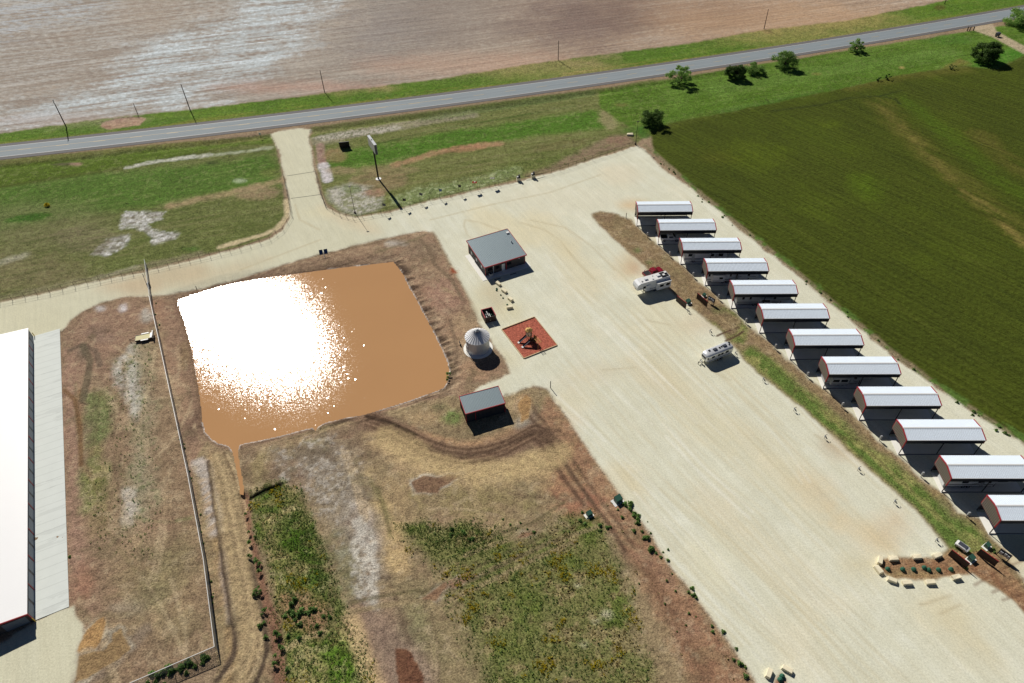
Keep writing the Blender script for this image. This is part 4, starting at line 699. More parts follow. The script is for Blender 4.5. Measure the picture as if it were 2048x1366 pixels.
def inflate(poly, d):
    n = len(poly); A = sum(poly[i][0] * poly[(i + 1) % n][1] - poly[(i + 1) % n][0] * poly[i][1] for i in range(n)); s = 1 if A > 0 else -1; out = []
    for i in range(n):
        a, b = np.array(poly[i - 1]), np.array(poly[(i + 1) % n]); t = (b - a) / np.linalg.norm(b - a); nn = np.array([t[1], -t[0]]) * s; out.append(tuple(np.array(poly[i]) + nn * d))
    return out
for pa_, pb_ in (((574, 352), (631, 343)), ((582, 397), (643, 389))):
    a, b = np.array(G(*pa_)), np.array(G(*pb_)); e = (b - a) / np.linalg.norm(b - a); n = np.array([-e[1], e[0]]) * .09
    struct(MB().add([(*(a - n), .045), (*(b - n), .045), (*(b + n), .045), (*(a + n), .045)], [(0, 1, 2, 3)]).build('driveway_joint', m_tar))
struct(flat('pond_water', inflate(pw, .12), WATER_Z, water_mat()))

# ------------------------------------------------------------------ slabs and other flat surfaces
UA = math.radians(-1.9105); U_ = np.array([math.cos(UA), math.sin(UA)]); V_ = np.array([-math.sin(UA), math.cos(UA)])
CP0 = np.array([36.669, 166.2186]); CD = np.array([4.5654, -9.1346]); CL, CW, CE, CR = 15.24, 5.13, 4.873, 5.49
def slab(name, poly, z, m): return struct(MB().prism(poly, -.3, z).build(name, m))
def ccw(p):
    A = sum(p[i][0] * p[(i + 1) % len(p)][1] - p[(i + 1) % len(p)][0] * p[i][1] for i in range(len(p))); return p if A > 0 else p[::-1]
for i in range(12):
    b = CP0 + i * CD
    q = [tuple(b + U_ * x + V_ * y) for x, y in ((-.15, -.1), (CL + .3, -.1), (CL + .3, 4.6), (-.15, 4.6))]
    slab('concrete_pad', q, .07, m_conc)
def apron_mat():
    N = NT('jointed apron concrete'); P = N.pos(math.radians(115.4)); sx = N.a('ShaderNodeSeparateXYZ'); N.l(P, sx.inputs[0])
    fr = N.math('FRACT', N.math('MULTIPLY', sx.outputs['X'], 1 / 2.1)); ln = N.math('LESS_THAN', fr, .10); n = N.noise(P, .5, 4); n2 = N.noise(N.pos(math.radians(25), (.15, 1, 1)), .5, 4, .7)
    k = N.math('ADD', .90, N.math('MULTIPLY', n, .12)); k = N.math('SUBTRACT', k, N.math('MULTIPLY', ln, .10)); st = N.math('MULTIPLY', N.math('GREATER_THAN', n2, .585), .09); k = N.math('SUBTRACT', k, st)
    rgb = N.a('ShaderNodeRGB'); rgb.outputs[0].default_value = (*alb((211, 213, 205)), 1); v = N.a('ShaderNodeVectorMath', operation='SCALE'); N.l(rgb.outputs[0], v.inputs[0]); N.l(k, v.inputs['Scale']); N.l(v.outputs[0], N.p.inputs['Base Color']); N.p.inputs['Roughness'].default_value = .85; return N.m
BA = ang2(G(68.8, 1241.7), G(66.6, 673.3)); BO = np.array(G(68.8, 1241.7)); BF = np.array([math.cos(BA), math.sin(BA)]); BW = np.array([-math.sin(BA), math.cos(BA)]); BL = 79.9
apr = [tuple(BO + BW * .1), tuple(BO - BW * 5.5), tuple(BO + BF * BL - BW * 6.0), tuple(BO + BF * BL + BW * .1)]
slab('concrete_apron', ccw(apr), .09, apron_mat())
OA = math.radians(24.6); ON = np.array([-6.55, 145.2])      # office near corner
def loc2(o, a, x, y): return (o[0] + math.cos(a) * x - math.sin(a) * y, o[1] + math.sin(a) * x + math.cos(a) * y)
slab('office_slab', [loc2(ON, OA, x, y) for x, y in ((-1.5, -1.7), (12.6, -1.9), (12.6, .6), (12.0, .6), (12.0, 10.6), (-1.5, 10.6))], .09, m_conc)
SI = (-8.1, 117.9)
slab('silo_slab', [(SI[0] + 3.5 * math.cos(t), SI[1] + 3.5 * math.sin(t)) for t in np.linspace(0, 2 * math.pi, 28, endpoint=False)], .08, m_conc)

# ------------------------------------------------------------------ RV shelters
def make_shelter():
    r = empty('rv_shelter', 'x', 'shelter', (0, 0, 0), UA, 'metal shelters in the long row')
    W2, k = CW / 2, (CR - CE) / (CW / 2); L = CL
    def slope(y0, z0, y1, z1):
        m_ = MB(); m_.add([(-.12, y0, z0), (L + .12, y0, z0), (L + .12, y1, z1), (-.12, y1, z1), (-.12, y0, z0 - .05), (L + .12, y0, z0 - .05), (L + .12, y1, z1 - .05), (-.12, y1, z1 - .05)],
                         [(0, 1, 2, 3), (7, 6, 5, 4), (0, 4, 5, 1), (1, 5, 6, 2), (2, 6, 7, 3), (3, 7, 4, 0)])
        for i in range(46):
            x = .12 + i * (L - .24) / 45; h = .085; a = .065
            m_.add([(x - a, y0, z0 + .002), (x + a, y0, z0 + .002), (x + a, y1, z1 + .002), (x - a, y1, z1 + .002), (x - a * .4, y0, z0 + h), (x + a * .4, y0, z0 + h), (x + a * .4, y1, z1 + h), (x - a * .4, y1, z1 + h)], [(4, 5, 6, 7), (0, 4, 7, 3), (5, 1, 2, 6), (0, 1, 5, 4), (3, 7, 6, 2)])
        return m_
    o = slope(-.08, CE - .02, W2, CR).build('roof', m_galv, r); o2 = slope(W2, CR, CW + .08, CE - .02); o2.build('roof', m_galv, r)
    rc = MB(); rc.add([(-.14, W2 - .22, CR - .22 * k + .07), (L + .14, W2 - .22, CR - .22 * k + .07), (L + .14, W2, CR + .09), (-.14, W2, CR + .09), (L + .14, W2 + .22, CR - .22 * k + .07), (-.14, W2 + .22, CR - .22 * k + .07)], [(0, 1, 2, 3), (3, 2, 4, 5)])
    rc.build('ridge_cap', m_white, r)
    for x in (-.2, L + .02):
        t = MB()
        for (ya, za, yb, zb) in ((-.12, CE - .03, W2, CR), (W2, CR, CW + .12, CE - .03)):
            t.add([(x, ya, za - .16), (x + .18, ya, za - .16), (x + .18, yb, zb - .16), (x, yb, zb - .16), (x, ya, za + .07), (x + .18, ya, za + .07), (x + .18, yb, zb + .07), (x, yb, zb + .07)], [(3, 2, 1, 0), (4, 5, 6, 7), (0, 1, 5, 4), (1, 2, 6, 5), (2, 3, 7, 6), (3, 0, 4, 7)])
        t.build('rake_trim', m_red, r)
    MB().box(-.02, -.16, CE - .1, L + .02, -.082, CE + .02).build('gutter', m_white, r)
    rb_ = MB()
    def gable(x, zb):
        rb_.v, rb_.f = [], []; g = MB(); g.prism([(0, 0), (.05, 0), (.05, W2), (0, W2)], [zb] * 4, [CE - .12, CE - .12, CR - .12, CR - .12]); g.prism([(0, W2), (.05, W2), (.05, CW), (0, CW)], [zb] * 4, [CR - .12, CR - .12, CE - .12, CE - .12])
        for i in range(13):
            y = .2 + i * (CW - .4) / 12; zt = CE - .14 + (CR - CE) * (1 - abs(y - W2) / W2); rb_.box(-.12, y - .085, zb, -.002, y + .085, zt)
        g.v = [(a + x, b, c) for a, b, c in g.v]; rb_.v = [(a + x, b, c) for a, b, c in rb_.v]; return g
    for x, zb in ((-.03, 2.35), (L, 3.75)): gp = gable(x, zb).build('gable_panel', m_gabd, r); rb_.build('ribs', m_gablit, gp)
    for x, zb in ((-.12, 2.35), (L - .04, 3.75)):
        t = MB(); t.box(x, -.1, zb, x + .16, .04, CE - .14); t.box(x, CW - .04, zb, x + .16, CW + .1, CE - .14); t.box(x + .02, .04, zb - .09, x + .1, CW - .04, zb + .0); t.build('corner_trim', m_red, r)
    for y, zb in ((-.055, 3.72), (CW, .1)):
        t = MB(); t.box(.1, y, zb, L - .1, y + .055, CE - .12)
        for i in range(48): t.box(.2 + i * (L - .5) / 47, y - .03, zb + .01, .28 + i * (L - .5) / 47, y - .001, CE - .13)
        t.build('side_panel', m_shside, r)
    for x in (.02, L / 2, L - .12):
        for y in (.04, CW - .14): MB().box(x, y, .02, x + .13, y + .13, CE - .15).build('post', m_steel, r)
    MB().box(0, -.05, .07, L, .03, .2).build('base_rail', m_steel, r)
    for x in (.1, L / 2, L - .2):
        t = MB(); t.tube([(x, .1, CE - .25), (x, W2, CR - .15), (x, CW - .1, CE - .25)], .05, 4); t.build('rafter', m_steel, r)
    return r
sh_txt = ['empty shelter at the far end of the row, nearest the highway', 'second shelter from the highway, white pickup under its roof', 'third shelter from the highway, long white motorhome under its roof', 'fourth shelter from the highway, trailer with a white slide-out below',
          'fifth shelter from the highway, opposite the red pickup, fifth wheel beneath', 'empty shelter sixth from the highway, above the two brown ruts', 'empty shelter seventh from the highway, level with the rounded silver trailer', 'shelter over the silver trailer with two big black windows',
          'empty shelter just below the one with the black-windowed trailer', 'empty shelter tenth from the highway, next above the patterned trailer', 'shelter over the white and black patterned trailer, second nearest', 'nearest shelter, cut by the right edge, beside the two brown screens']
proto = make_shelter()
for i in range(12):
    b = CP0 + i * CD
    o = proto if i == 0 else dup(proto, (b[0], b[1], 0), UA)
    o.location = (b[0], b[1], .02); o['label'] = 'white ribbed metal ' + sh_txt[i] if len(sh_txt[i].split()) < 13 else sh_txt[i]

# ------------------------------------------------------------------ vehicles
def wheel(parent, x, y, r=.36, w_=.24):
    t = MB(); t.ring_loft([[(x + r * math.cos(a), y + s_ * w_ / 2, r + r * math.sin(a)) for a in np.linspace(0, 2 * math.pi, 16, endpoint=False)] for s_ in (1, -1)]); o = t.build('wheel', m_rub, parent)
    h = MB(); h.ring_loft([[(x + r * .55 * math.cos(a), y + s_ * (w_ / 2 + .012), r + r * .55 * math.sin(a)) for a in np.linspace(0, 2 * math.pi, 12, endpoint=False)] for s_ in (1, -1)]); h.build('rim', m_gsteel, o); return o
def windows(parent, W, specs, sides=(-1,)):
    for (x0, x1, z0, z1) in specs:
        for s_ in sides:
            y = -W / 2 if s_ < 0 else W / 2; f = MB().box(x0, y - .025, z0, x1, y + .025, z1).build('window', m_black, parent)
            MB().box(x0 + .05, y - .035, z0 + .05, x1 - .05, y + .035, z1 - .05).build('pane', m_glass, f)
def ac(parent, x, z, y=0, m=None): MB().add([(x - .5, y - .35, z), (x + .5, y - .35, z), (x + .5, y + .35, z), (x - .5, y + .35, z), (x - .4, y - .28, z + .28), (x + .45, y - .28, z + .28), (x + .45, y + .28, z + .28), (x - .4, y + .28, z + .28)], [(3, 2, 1, 0), (4, 5, 6, 7), (0, 1, 5, 4), (1, 2, 6, 5), (2, 3, 7, 6), (3, 0, 4, 7)]).build('roof_air_conditioner', m or m_rvw, parent)
def vents(parent, xs, z, m=None):
    for x, y, s_ in xs: MB().box(x - s_, y - s_, z - .02, x + s_, y + s_, z + .12).build('roof_vent', m or m_white, parent)
def fifth_wheel(label, loc, rz, L=9.6, H=3.8, W=2.45, body=m_rvw, flip=False, slide=((.6, 4.2, 1.0, 3.0),), wins=((5.0, 5.8, 2.0, 2.7), (7.6, 8.4, 2.5, 3.1)), slidewins=((1.0, 2.0, 1.9, 2.6), (2.6, 3.7, 1.9, 2.6)), stripe=m_stripe, name='fifth_wheel_trailer'):
    r = empty(name, label, 'trailer', loc, rz, 'trailers and motorhomes'); W2 = W / 2
    pr = [(0, .62), (0, H - .12), (.12, H), (L - .9, H - .12), (L - .25, H - .5), (L, H - 1.15), (L - .1, 1.75), (L - 2.5, 1.62), (L - 2.7, .62)]
    MB().profile(pr, -W2, W2, .07).build('body', body, r)
    MB().add([(.15, -W2 + .12, H + .012), (L - 1, -W2 + .12, H - .10), (L - 1, W2 - .12, H - .10), (.15, W2 - .12, H + .012)], [(0, 1, 2, 3)]).build('roof_membrane', m_white, r)
    for x in (L * .33, L * .33 + .95):
        for y in (-W2 + .14, W2 - .14): wheel(r, x, y)
    ac(r, L * .3, H); ac(r, L * .68, H - .05); vents(r, [(L * .5, .5, .2), (L * .15, -.4, .22), (L * .82, .3, .2), (L * .45, -.6, .12)], H)
    for (x0, x1, z0, z1) in slide:
        s_ = MB().box(x0, -W2 - .75, z0, x1, -W2 + .05, z1).build('slide_out', body, r); MB().box(x0 - .04, -W2 - .8, z1, x1 + .04, -W2 + .04, z1 + .07).build('slide_out_roof', m_white, s_)
        MB().box(x0 + .15, -W2 - .765, z0 + .25, x1 - .15, -W2 - .752, z0 + .42).build('slide_out_stripe', stripe, s_)
    for (x0, x1, z0, z1) in slidewins:
        f = MB().box(x0, -W2 - .775, z0, x1, -W2 - .74, z1).build('window', m_black, r); MB().box(x0 + .05, -W2 - .785, z0 + .05, x1 - .05, -W2 - .74, z1 - .05).build('pane', m_glass, f)
    windows(r, W, wins, (-1, 1))
    st = MB()
    for k, (za, zb, x0, x1) in enumerate(((1.1, 1.22, .1, L - 2.8), (1.32, 1.37, .1, L - 2.6), (2.1, 2.18, L - 2.4, L - .5))):
        st.box(x0, -W2 - .014, za, x1, -W2 + .01, zb); st.box(x0, W2 - .01, za, x1, W2 + .014, zb)
    for k in range(3): st.add([(L * .42 + k * .28, -W2 - .012, 1.4), (L * .42 + .16 + k * .28, -W2 - .012, 1.4), (L * .66 + k * .28, -W2 - .012, 2.3), (L * .66 - .1 + k * .28, -W2 - .012, 2.3)], [(0, 1, 2, 3)])
    st.build('side_stripe', stripe, r)
    d = MB().box(L * .56, -W2 - .03, .75, L * .56 + .7, -W2 + .01, 2.6).build('door', m_rvg, r); MB().box(L * .56 + .55, -W2 - .07, 1.6, L * .56 + .62, -W2 - .03, 1.75).build('handle', m_black, d)
    for y in (-.8, .8): MB().box(L - 2.2, y - .06, 0, L - 2.08, y + .06, 1.7).build('landing_leg', m_steel, r)
    MB().box(0.5, -W2 + .1, .45, L - 2.8, W2 - .1, .61).build('chassis', m_steel, r)
    MB().box(L * .30, -W2 - .03, .62, L * .30 + 1.9, -W2 + .01, .78).build('wheel_arch', m_black, r)
    return r
def motorhome(label, loc, rz, L=11.2, W=2.5, H=3.7):
    r = empty('motorhome', label, 'motorhome', loc, rz, 'trailers and motorhomes'); W2 = W / 2
    MB().profile([(0, .45), (0, H - .15), (.15, H), (L - .4, H), (L - .05, H - .5), (L, 1.2), (L - .1, .45)], -W2, W2, .1).build('body', m_rvw, r)
    windows(r, W, ((1.0, 2.2, 2.0, 2.8), (7.0, 7.8, 2.0, 2.8), (9.0, 10.2, 2.0, 2.9)), (-1, 1))
    MB().box(L - .12, -W2 + .2, 1.8, L + .03, W2 - .2, 2.9).build('windscreen', m_glass, r)
    st = MB(); st.box(.1, -W2 - .014, 1.0, L - .3, -W2 + .01, 1.3); st.box(.1, W2 - .01, 1.0, L - .3, W2 + .014, 1.3); st.build('side_stripe', m_stripe, r)
    for x in (2.0, 8.2): MB().box(x, -W2 - .06, .7, x + .75, -W2 + .01, 2.7).build('door', m_rvg, r)
    MB().box(.4, -W2 - .18, 3.05, 6.4, -W2 + .01, 3.22).build('awning', m_stripe, r)
    for x in (2.6, 8.9):
        for y in (-W2 + .14, W2 - .14): wheel(r, x, y, .45)
    ac(r, 3, H); ac(r, 8, H); vents(r, [(5.5, .4, .22), (6.5, -.5, .15)], H); return r
def pickup(label, loc, rz, m, L=5.6):
    r = empty('pickup_truck', label, 'pickup truck', loc, rz); W2 = .98
    MB().profile([(0, .5), (0, 1.15), (2.0, 1.15), (2.15, 1.2), (2.15, 1.2), (3.95, 1.2), (5.3, 1.1), (L, .95), (L, .5)], -W2, W2, .08).build('body', m, r)
    c = MB().profile([(1.95, 1.15), (2.15, 1.82), (3.35, 1.84), (4.15, 1.15)], -W2 + .1, W2 - .1, .14).build('cab', m, r)
    g = MB(); g.box(2.25, -W2 + .085, 1.28, 3.45, W2 - .085, 1.7); g.build('side_window', m_glass, c)
    MB().add([(3.42, -.72, 1.8), (3.42, .72, 1.8), (4.12, .78, 1.24), (4.12, -.78, 1.24)], [(3, 2, 1, 0)]).build('windscreen', m_glass, c)
    MB().box(.12, -W2 + .14, 1.12, 1.85, W2 - .14, 1.17).build('load_bed', m_black, r)
    for y in (-.7, .7): MB().box(L - .04, y - .2, .72, L + .03, y + .2, .92).build('headlight', m_white, r)
    for x in (1.05, 4.45):
        for y in (-W2 + .1, W2 - .1): wheel(r, x, y, .38)
    return r
# the sunlit fifth wheel, its red pickup behind
A = np.array(G(1282.9, 567.9, 3.75)); B = np.array(G(1341.4, 552, 3.75)); a5 = ang2(B, A)     # runs rear -> front (towards the left)
e5 = np.array([math.cos(a5), math.sin(a5)]); n5 = np.array([-e5[1], e5[0]])                    # camera side is +y here
def fw_at(label, rear_near, front_dir_ang, W, **k):
    "rear_near: camera-side rear corner; body runs along front_dir"
    e = np.array([math.cos(front_dir_ang), math.sin(front_dir_ang)]); n = np.array([-e[1], e[0]])
    if n[1] > 0: n = -n                      # n points to the camera
    c = np.array(rear_near) - n * W / 2; return c, front_dir_ang
c5, _ = fw_at('', B, a5, 2.5)
o5 = fifth_wheel('large white fifth wheel trailer with open slide-out parked in the sun beside red pickup', (c5[0], c5[1], 0), a5, L=9.4, H=3.75, W=2.5, slide=(), slidewins=(), wins=((6.9, 7.7, 1.9, 2.6),))
# it is mirrored: its camera side is local +y
s_ = MB().box(.15, 1.2, .95, 4.1, 2.15, 3.0).build('slide_out', m_rvw, o5); MB().box(.1, 1.2, 3.0, 4.15, 2.2, 3.07).build('slide_out_roof', m_white, s_)
for x0, x1 in ((.5, 1.6), (2.3, 3.4)): f = MB().box(x0, 2.14, 1.8, x1, 2.175, 2.55).build('window', m_black, o5); MB().box(x0 + .05, 2.14, 1.85, x1 - .05, 2.19, 2.5).build('pane', m_glass, f)
s_ = MB().box(5.9, 1.2, 1.0, 7.0, 1.5, 2.7).build('slide_out', m_rvw, o5); MB().box(5.9, 1.2, 2.7, 7.0, 1.55, 2.76).build('slide_out_roof', m_white, s_)
MB().box(.3, -.9, 3.765, 2.3, .9, 3.9).build('roof_rack', m_black, o5); vents(o5, [(.8, -.4, .3), (1.6, .35, .3)], 4.0)
pk = G(1284, 552); pickup('dark red pickup truck parked behind the sunlit white trailer', (pk[0] + .3, pk[1] - .6, 0), math.radians(24), m_car)
t = MB(); cx, cy = G(1272.5, 576); t.lathe([(.18, .02), (.42, .05), (.5, .35), (.42, .62), (.1, .66)], 14, (0, 0)); ob = t.build('hitch_cover', mat('orange rubber', (176, 92, 60), .7)); ob.location = (cx, cy, 0); tag(ob, 'small round orange cover on the gravel in front of the sunlit white trailer', 'cover')
# rounded aluminium travel trailer
def airstream(loc, rz, L=8.0, W=2.5):
    r = empty('aluminium_trailer', 'rounded polished silver travel trailer on the gravel with windows along its side', 'trailer', loc, rz, 'trailers and motorhomes'); n = 24; rings = []
    prof = [(0, .0), (.05, .45), (.25, .72), (.6, .9), (1.1, .98), (1.7, 1.0)]
    xs = [(x, k) for x, k in prof] + [(L - x, k) for x, k in prof[::-1]]
    for x, k in xs:
        k = max(k, .12); ring = []
        for q in range(n):
            a_ = 2 * math.pi * q / n; ca, sa = math.cos(a_), math.sin(a_); y = W / 2 * (.35 + .65 * k) * math.copysign(abs(ca) ** .45, ca); z = 1.62 + 1.18 * (.2 + .8 * k) * math.copysign(abs(sa) ** (.55 if sa > 0 else .3), sa); ring.append((x, y, z))
        rings.append(ring)
    MB().ring_loft([q[::-1] for q in rings]).build('body', m_alu, r, True)
    for x0, x1 in ((1.4, 2.1), (3.0, 3.75), (3.95, 4.6), (5.3, 6.1)):
        f = MB().box(x0, -W / 2 - .02, 1.75, x1, -W / 2 + .08, 2.25).build('window', m_black, r); MB().box(x0 + .05, -W / 2 - .03, 1.8, x1 - .05, -W / 2, 2.2).build('pane', m_glass, f)
    f = MB().box(-.02, -.75, 1.6, .15, .75, 2.15).build('window', m_black, r); MB().box(-.035, -.68, 1.65, .1, .68, 2.1).build('pane', m_glass, f)
    f = MB().obox((.32, -1.0, 1.9), (.2, -.22, 0), (.03, .03, 0), (0, 0, .24)).build('window', m_black, r)
    MB().box(.7, -W / 2 - .012, 1.0, L - .7, -W / 2 + .04, 1.12).build('side_stripe', m_blue, r)
    ac(r, 3.0, 2.78, 0, m_stripe); ac(r, 5.7, 2.78, 0, m_stripe); vents(r, [(4.3, 0, .2), (4.9, .1, .18), (6.9, -.2, .15), (7.3, .4, .2), (1.6, .3, .22)], 2.8, m_black)
    for x in (3.6, 4.5):
        for y in (-W / 2 + .12, W / 2 - .12): wheel(r, x, y, .34)
    d = MB().box(6.5, -W / 2 - .02, .8, 7.15, -W / 2 + .05, 2.4).build('door', m_alu, r); MB().box(7.0, -W / 2 - .05, 1.5, 7.06, -W / 2 - .02, 1.65).build('handle', m_black, d)
    t = MB(); t.tube([(0.3, -.6, .5), (-1.2, 0, .5)], .05, 5); t.tube([(0.3, .6, .5), (-1.2, 0, .5)], .05, 5); t.box(-1.25, -.06, 0, -1.15, .06, .8); t.build('hitch_frame', m_steel, r)
    for y in (-.25, .25): MB().lathe([(.01, .5), (.16, .52), (.17, .95), (.08, 1.1)], 10, (-.45, y)).build('gas_bottle', m_white, r)
    return r
pa = G(1410, 732); aa = math.radians(25); airstream((pa[0] + 1.1 * -math.sin(aa) + .1, pa[1] + 1.25 * math.cos(aa) + .05, 0), aa, 7.9, 2.5)
# vehicles under the shelters
def under(i, x, y, rz=0.0):
    b = CP0 + i * CD + U_ * x + V_ * y; return (b[0], b[1], .07), UA + rz
l, a = under(1, .9, 2.2); pickup('white pickup truck parked under the second shelter from the highway', l, a, m_rvw)
l, a = under(2, .9, 2.05); motorhome('long white motorhome under the third shelter from the highway', l, a)
l, a = under(3, .4, 2.15); fifth_wheel('white trailer with a big left slide-out under the fourth shelter from the highway', l, a, 13.0, 3.7, 2.4, slide=((1.2, 4.4, 1.0, 3.1),), slidewins=((3.0, 3.9, 1.9, 2.5),), wins=((.3, .8, 2.2, 2.9), (5.8, 6.2, 2.2, 2.9), (7.4, 7.8, 2.2, 2.9), (10.3, 10.9, 2.4, 3.1)))
l, a = under(4, 1.3, 2.15); fifth_wheel('pale grey fifth wheel under the fifth shelter from the highway, opposite the red pickup', l, a, 13.2, 3.7, 2.4, m_rvg, slide=((5.4, 8.4, 1.0, 2.9),), slidewins=((5.9, 7.9, 1.9, 2.5),), wins=((1.2, 1.8, 2.1, 2.8), (3.0, 3.5, 2.1, 2.8), (9.0, 9.5, 2.2, 2.8)))
l, a = under(7, .35, 2.15); fifth_wheel('silver fifth wheel with two big black slide-out windows under a shelter', l, a, 10.0, 3.75, 2.4, m_rvg, slide=((1.0, 4.8, 1.0, 3.0),), slidewins=((1.3, 2.7, 1.9, 2.7), (3.1, 4.5, 1.9, 2.7)), wins=((6.0, 6.7, 2.1, 2.8),))
l, a = under(10, .35, 2.15); fifth_wheel('white and black patterned trailer under the second nearest shelter', l, a, 12.2, 3.6, 2.4, m_rvw, slide=(), slidewins=(), wins=((3.2, 4.4, 1.7, 2.6), (6.2, 7.4, 1.9, 2.7), (8.2, 8.7, 1.7, 2.6), (10, 10.8, 2.2, 2.8)), stripe=m_black)
# flatbed utility trailer
ft = G(268, 688); r = empty('utility_trailer', 'cream decked flatbed utility trailer with white fenders west of the long fence', 'trailer', (ft[0] + .1, ft[1] + .2, 0), math.radians(16), 'trailers and motorhomes')
MB().box(.3, .1, .52, 4.2, 1.95, .62).build('deck', m_deck, r); t = MB(); t.box(.25, .02, .4, 4.25, .1, .7); t.box(.25, 1.95, .4, 4.25, 2.03, .7); t.box(.25, .1, .4, .3, 1.95, .7); t.build('frame', m_steel, r)
for y in (-.35, 2.05): MB().box(1.6, y, .62, 3.3, y + .35, .7).build('fender', m_white, r)
for x in (2.0, 2.9):
    for y in (-.15, 2.2): wheel(r, x, y, .32, .2)
MB().box(4.25, .0, .4, 4.45, 2.05, 1.3).build('ramp_gate', m_white, r); t = MB(); t.tube([(.3, .3, .5), (-1.1, 1.02, .5)], .05, 5); t.tube([(.3, 1.75, .5), (-1.1, 1.02, .5)], .05, 5); t.tube([(-1.0, 1.02, 0), (-1.0, 1.02, .9)], .05, 5); t.build('tongue', m_steel, r)
MB().box(3.7, .1, .62, 4.2, 1.9, .8).build('load_box', m_white, r)
# cart behind the near screen
cx, cy = G(1922, 1096); r = empty('utility_cart', 'small dark topped white utility cart half hidden behind the near brown screen', 'cart', (cx, cy, 0), math.radians(-52))
MB().profile([(-1.1, .35), (-1.15, .8), (-.5, .95), (.6, .95), (1.15, .75), (1.1, .35)], -.6, .6, .1).build('body', m_white, r); MB().box(-.75, -.42, .94, .7, .42, 1.0).build('cargo_cover', m_stripe, r)
for x in (-.7, .7):
    for y in (-.5, .5): wheel(r, x, y, .26, .18)

# ------------------------------------------------------------------ buildings
def ribs(mb, p, e, L, z0, z1, step, d=.04, w_=.05, nrm=None):
    n = int(L / step)
    for i in range(n + 1):
        q = np.array(p) + np.array(e) * (i * L / n); mb.obox((q[0] + nrm[0] * d / 2, q[1] + nrm[1] * d / 2, (z0 + z1) / 2), (e[0] * w_ / 2, e[1] * w_ / 2, 0), (nrm[0] * d / 2, nrm[1] * d / 2, 0), (0, 0, (z1 - z0) / 2))
# office: single-pitch roof
def monoslope(name, label, loc, rz, L, D, zf, zb, m_wall, m_roof, oh=.35, step=.4):
    r = empty(name, label, 'building', loc, rz); t = MB()
    t.prism([(0, 0), (L, 0), (L, D), (0, D)], 0, [zf - .1, zf - .1, zb - .1, zb - .1])
    ribs(t, (0.1, 0), (1, 0), L - .2, .02, zf - .15, .35, nrm=(0, -1)); ribs(t, (0, D - .1), (0, -1), D - .2, .02, zf - .15, .35, nrm=(-1, 0)); ribs(t, (L, .1), (0, 1), D - .2, .02, zf - .15, .35, nrm=(1, 0))
    t.build('wall', m_wall, r); k = (zb - zf) / D; x0, x1, y0, y1 = -oh, L + oh, -oh, D + oh; f = lambda y: zf + k * y
    q = MB().add([(x0, y0, f(y0)), (x1, y0, f(y0)), (x1, y1, f(y1)), (x0, y1, f(y1)), (x0, y0, f(y0) - .08), (x1, y0, f(y0) - .08), (x1, y1, f(y1) - .08), (x0, y1, f(y1) - .08)], [(0, 1, 2, 3), (7, 6, 5, 4), (0, 4, 5, 1), (1, 5, 6, 2), (2, 6, 7, 3), (3, 7, 4, 0)])
    n = int((x1 - x0) / step)
    for i in range(1, n):
        x = x0 + i * (x1 - x0) / n; a_ = .05; h = .05
        q.add([(x - a_, y0, f(y0) + .002), (x + a_, y0, f(y0) + .002), (x + a_, y1, f(y1) + .002), (x - a_, y1, f(y1) + .002), (x - .02, y0, f(y0) + h), (x + .02, y0, f(y0) + h), (x + .02, y1, f(y1) + h), (x - .02, y1, f(y1) + h)], [(4, 5, 6, 7), (0, 4, 7, 3), (5, 1, 2, 6), (0, 1, 5, 4), (3, 7, 6, 2)])
    q.build('roof', m_roof, r)
    t = MB()
    for (a_, b_) in (((x0, y0), (x1, y0)), ((x0, y1), (x1, y1)), ((x0, y0), (x0, y1)), ((x1, y0), (x1, y1))):
        dx = .07 if a_[0] == b_[0] else 0; dy = .07 if a_[1] == b_[1] else 0; za, zb_ = f(a_[1]), f(b_[1])
        t.add([(a_[0] - dx, a_[1] - dy, za - .2), (b_[0] - dx + (dy and .0), b_[1] - dy, zb_ - .2), (b_[0] + dx, b_[1] + dy, zb_ - .2), (a_[0] + dx, a_[1] + dy, za - .2), (a_[0] - dx, a_[1] - dy, za + .07), (b_[0] - dx, b_[1] - dy, zb_ + .07), (b_[0] + dx, b_[1] + dy, zb_ + .07), (a_[0] + dx, a_[1] + dy, za + .07)], [(3, 2, 1, 0), (4, 5, 6, 7), (0, 1, 5, 4), (1, 2, 6, 5), (2, 3, 7, 6), (3, 0, 4, 7)])
    t.build('roof_trim', m_red, r); t = MB()
    for x in (-.04, L - .08):
        t.box(x, -.07, .02, x + .12, .05, zf - .12)
    t.box(-.07, D - .1, .02, .05, D + .04, zb - .2); t.build('corner_trim', m_red, r); return r
of = monoslope('office_building', 'dark grey metal office with slate roof, red trim and white front door', (ON[0], ON[1], .02), OA, 11.7, 11.3, 3.15, 4.0, m_dkpanel, m_groof)
for x0, x1, z0, z1 in ((.7, 2.0, 1.3, 2.3), (2.9, 4.1, 1.2, 2.2), (6.3, 7.6, 1.3, 2.3)):
    f = MB().box(x0, -.07, z0, x1, -.045, z1).build('window', m_steel, of); MB().box(x0 + .06, -.085, z0 + .06, x1 - .06, -.06, z1 - .06).build('pane', m_glass, f)
d = MB().box(4.75, -.09, .05, 5.65, -.045, 2.25).build('door', m_white, of); MB().box(5.48, -.14, 1.1, 5.56, -.09, 1.2).build('handle', m_steel, d)
MB().box(5.95, -.09, .05, 6.15, -.05, 2.9).build('downpipe', m_red, of); MB().box(2.25, -.10, .05, 2.38, -.045, 2.9).build('downpipe', m_white, of)
MB().box(9.7, -.22, 2.45, 10.0, -.05, 2.65).build('wall_lamp', m_white, of)
